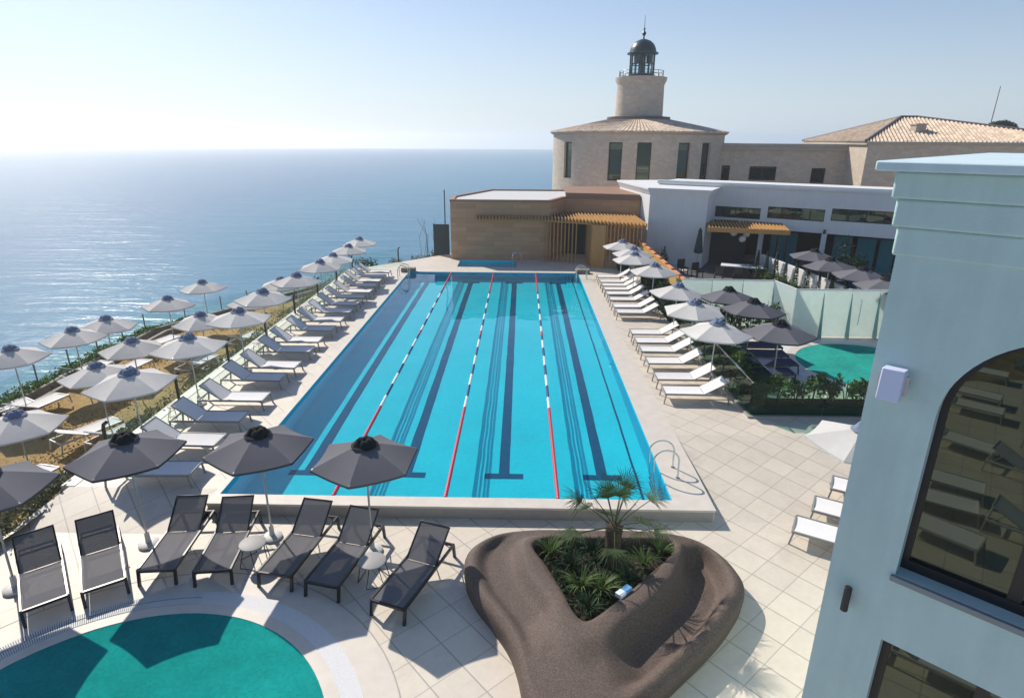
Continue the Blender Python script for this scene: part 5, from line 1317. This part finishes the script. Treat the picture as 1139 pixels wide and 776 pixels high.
for (p, q) in ((ev[0], Ap), (ev[1], Ap2), (Ap, Ap2), (ev[3], Ap)): b.tube([p + Vector((0, 0, .08)), q + Vector((0, 0, .08))], .11, 8)
b.build('ridge', 'lead', rf)
b = MB(); cc = Vector((32.3, 53.4, 0)); b.box(cc.x - .4, cc.x + .4, cc.y - .4, cc.y + .4, 7.9, 8.85); b.box(cc.x - .48, cc.x + .48, cc.y - .48, cc.y + .48, 8.85, 8.95); b.build('chimney', 'stone_smooth', rf, smooth=False)
p = CAMP + (Fv + R2 * ((1100 - 569.5) / F_PX) - U2 * ((145 - 388) / F_PX)) * 52; q = CAMP + (Fv + R2 * ((1113 - 569.5) / F_PX) - U2 * ((96 - 388) / F_PX)) * 52
b = MB(); b.tube([(p.x, p.y, 7.6), p, q], .05, 6, .03); o = b.build('antenna', 'lead'); tag(o, 'thin leaning antenna mast above the tiled roof at far right', 'antenna')
p = CAMP + (Fv + R2 * ((1113 - 569.5) / F_PX) - U2 * ((145 - 388) / F_PX)) * 78
tr = thing('round_tree', 'dark round tree crown showing above the tiled roof at far right', 'tree', (p.x, p.y, -1.7))
b = MB(); hz = p.z + 1.7
for _ in range(2600):
    v = Vector((random.gauss(0, 1), random.gauss(0, 1), random.gauss(0, 1))).normalized() * (random.random() ** .4) * 1.6; leaf(b, Vector((v.x * 1.15, v.y * 1.15, hz + v.z * .75)), .3)
b.build('crown', 'cypress', tr, smooth=False); b = MB(); b.tube([(0, 0, 0), (.1, 0, hz * .5), (0, 0, hz)], .25, 8, .1); b.build('trunk', 'bark', tr)

# ------------------------------------------------------------------ haze
b = MB(); b.box(-2600, 2600, -120, 2600, Z_SEA - 60, 21)
hz_ = b.build('haze', 'black', smooth=False); tag(hz_, kind='stuff')
mt = bpy.data.materials.new('haze'); mt.use_nodes = True; nt = mt.node_tree; nt.nodes.clear(); o = nd(nt, 'ShaderNodeOutputMaterial'); v = nt.nodes.new('ShaderNodeVolumePrincipled')
v.inputs['Color'].default_value = (.97, .985, 1, 1); v.inputs['Density'].default_value = .0008; v.inputs['Anisotropy'].default_value = .6
nt.links.new(v.outputs[0], o.inputs['Volume']); hz_.data.materials.clear(); hz_.data.materials.append(mt)

# ------------------------------------------------------------------ light
SUN_EL = R(38); sd = Vector((-math.sin(R(41)), math.cos(R(41)), 0)).normalized()
wd = bpy.data.worlds.new('World'); scene.world = wd; wd.use_nodes = True; nt = wd.node_tree
bg = nt.nodes['Background']; sky = nt.nodes.new('ShaderNodeTexSky'); sky.sky_type = 'NISHITA'; sky.sun_disc = False
sky.sun_elevation = SUN_EL; sky.sun_rotation = math.atan2(sd.x, sd.y); sky.air_density = 1.0; sky.dust_density = .9; sky.ozone_density = 2.0; sky.altitude = 0
tcw = nd(nt, 'ShaderNodeTexCoord'); sxw = nd(nt, 'ShaderNodeSeparateXYZ'); nt.links.new(tcw.outputs['Generated'], sxw.inputs[0])
# pale marine haze low in the sky
hf = math_node(nt, 'POWER', math_node(nt, 'SUBTRACT', 1.0, math_node(nt, 'ABSOLUTE', sxw.outputs[2])), 5.0)
tint = mix_col(nt, 1.0, sky.outputs[0], (.84, .99, 1.19, 1), 'MULTIPLY')
hz_side = math_node(nt, 'MULTIPLY_ADD', sxw.outputs[0], -.22, .80)
skyc = mix_col(nt, math_node(nt, 'MULTIPLY', hf, hz_side), tint, (8.6, 9.6, 10.6, 1))
nt.links.new(skyc, bg.inputs['Color']); bg.inputs['Strength'].default_value = .085
sl = bpy.data.lights.new('sun', 'SUN'); sl.energy = 4.8; sl.angle = R(.55); sl.color = (1, .92, .80)
so = bpy.data.objects.new('sun', sl); col.objects.link(so)
dirv = Vector((sd.x * math.cos(SUN_EL), sd.y * math.cos(SUN_EL), math.sin(SUN_EL))); so.rotation_euler = dirv.to_track_quat('Z', 'Y').to_euler(); so.location = (-30, 40, 40)
scene.view_settings.view_transform = 'Standard'; scene.view_settings.look = 'None'; scene.view_settings.exposure = .12; scene.view_settings.gamma = 1; scene.view_settings.use_curve_mapping = False
scene.render.engine = 'CYCLES'; sl.cycles.is_caustics_light = True; scene.cycles.caustics_refractive = True
scene.cycles.max_bounces = 10; scene.cycles.transparent_max_bounces = 24; scene.cycles.volume_bounces = 2
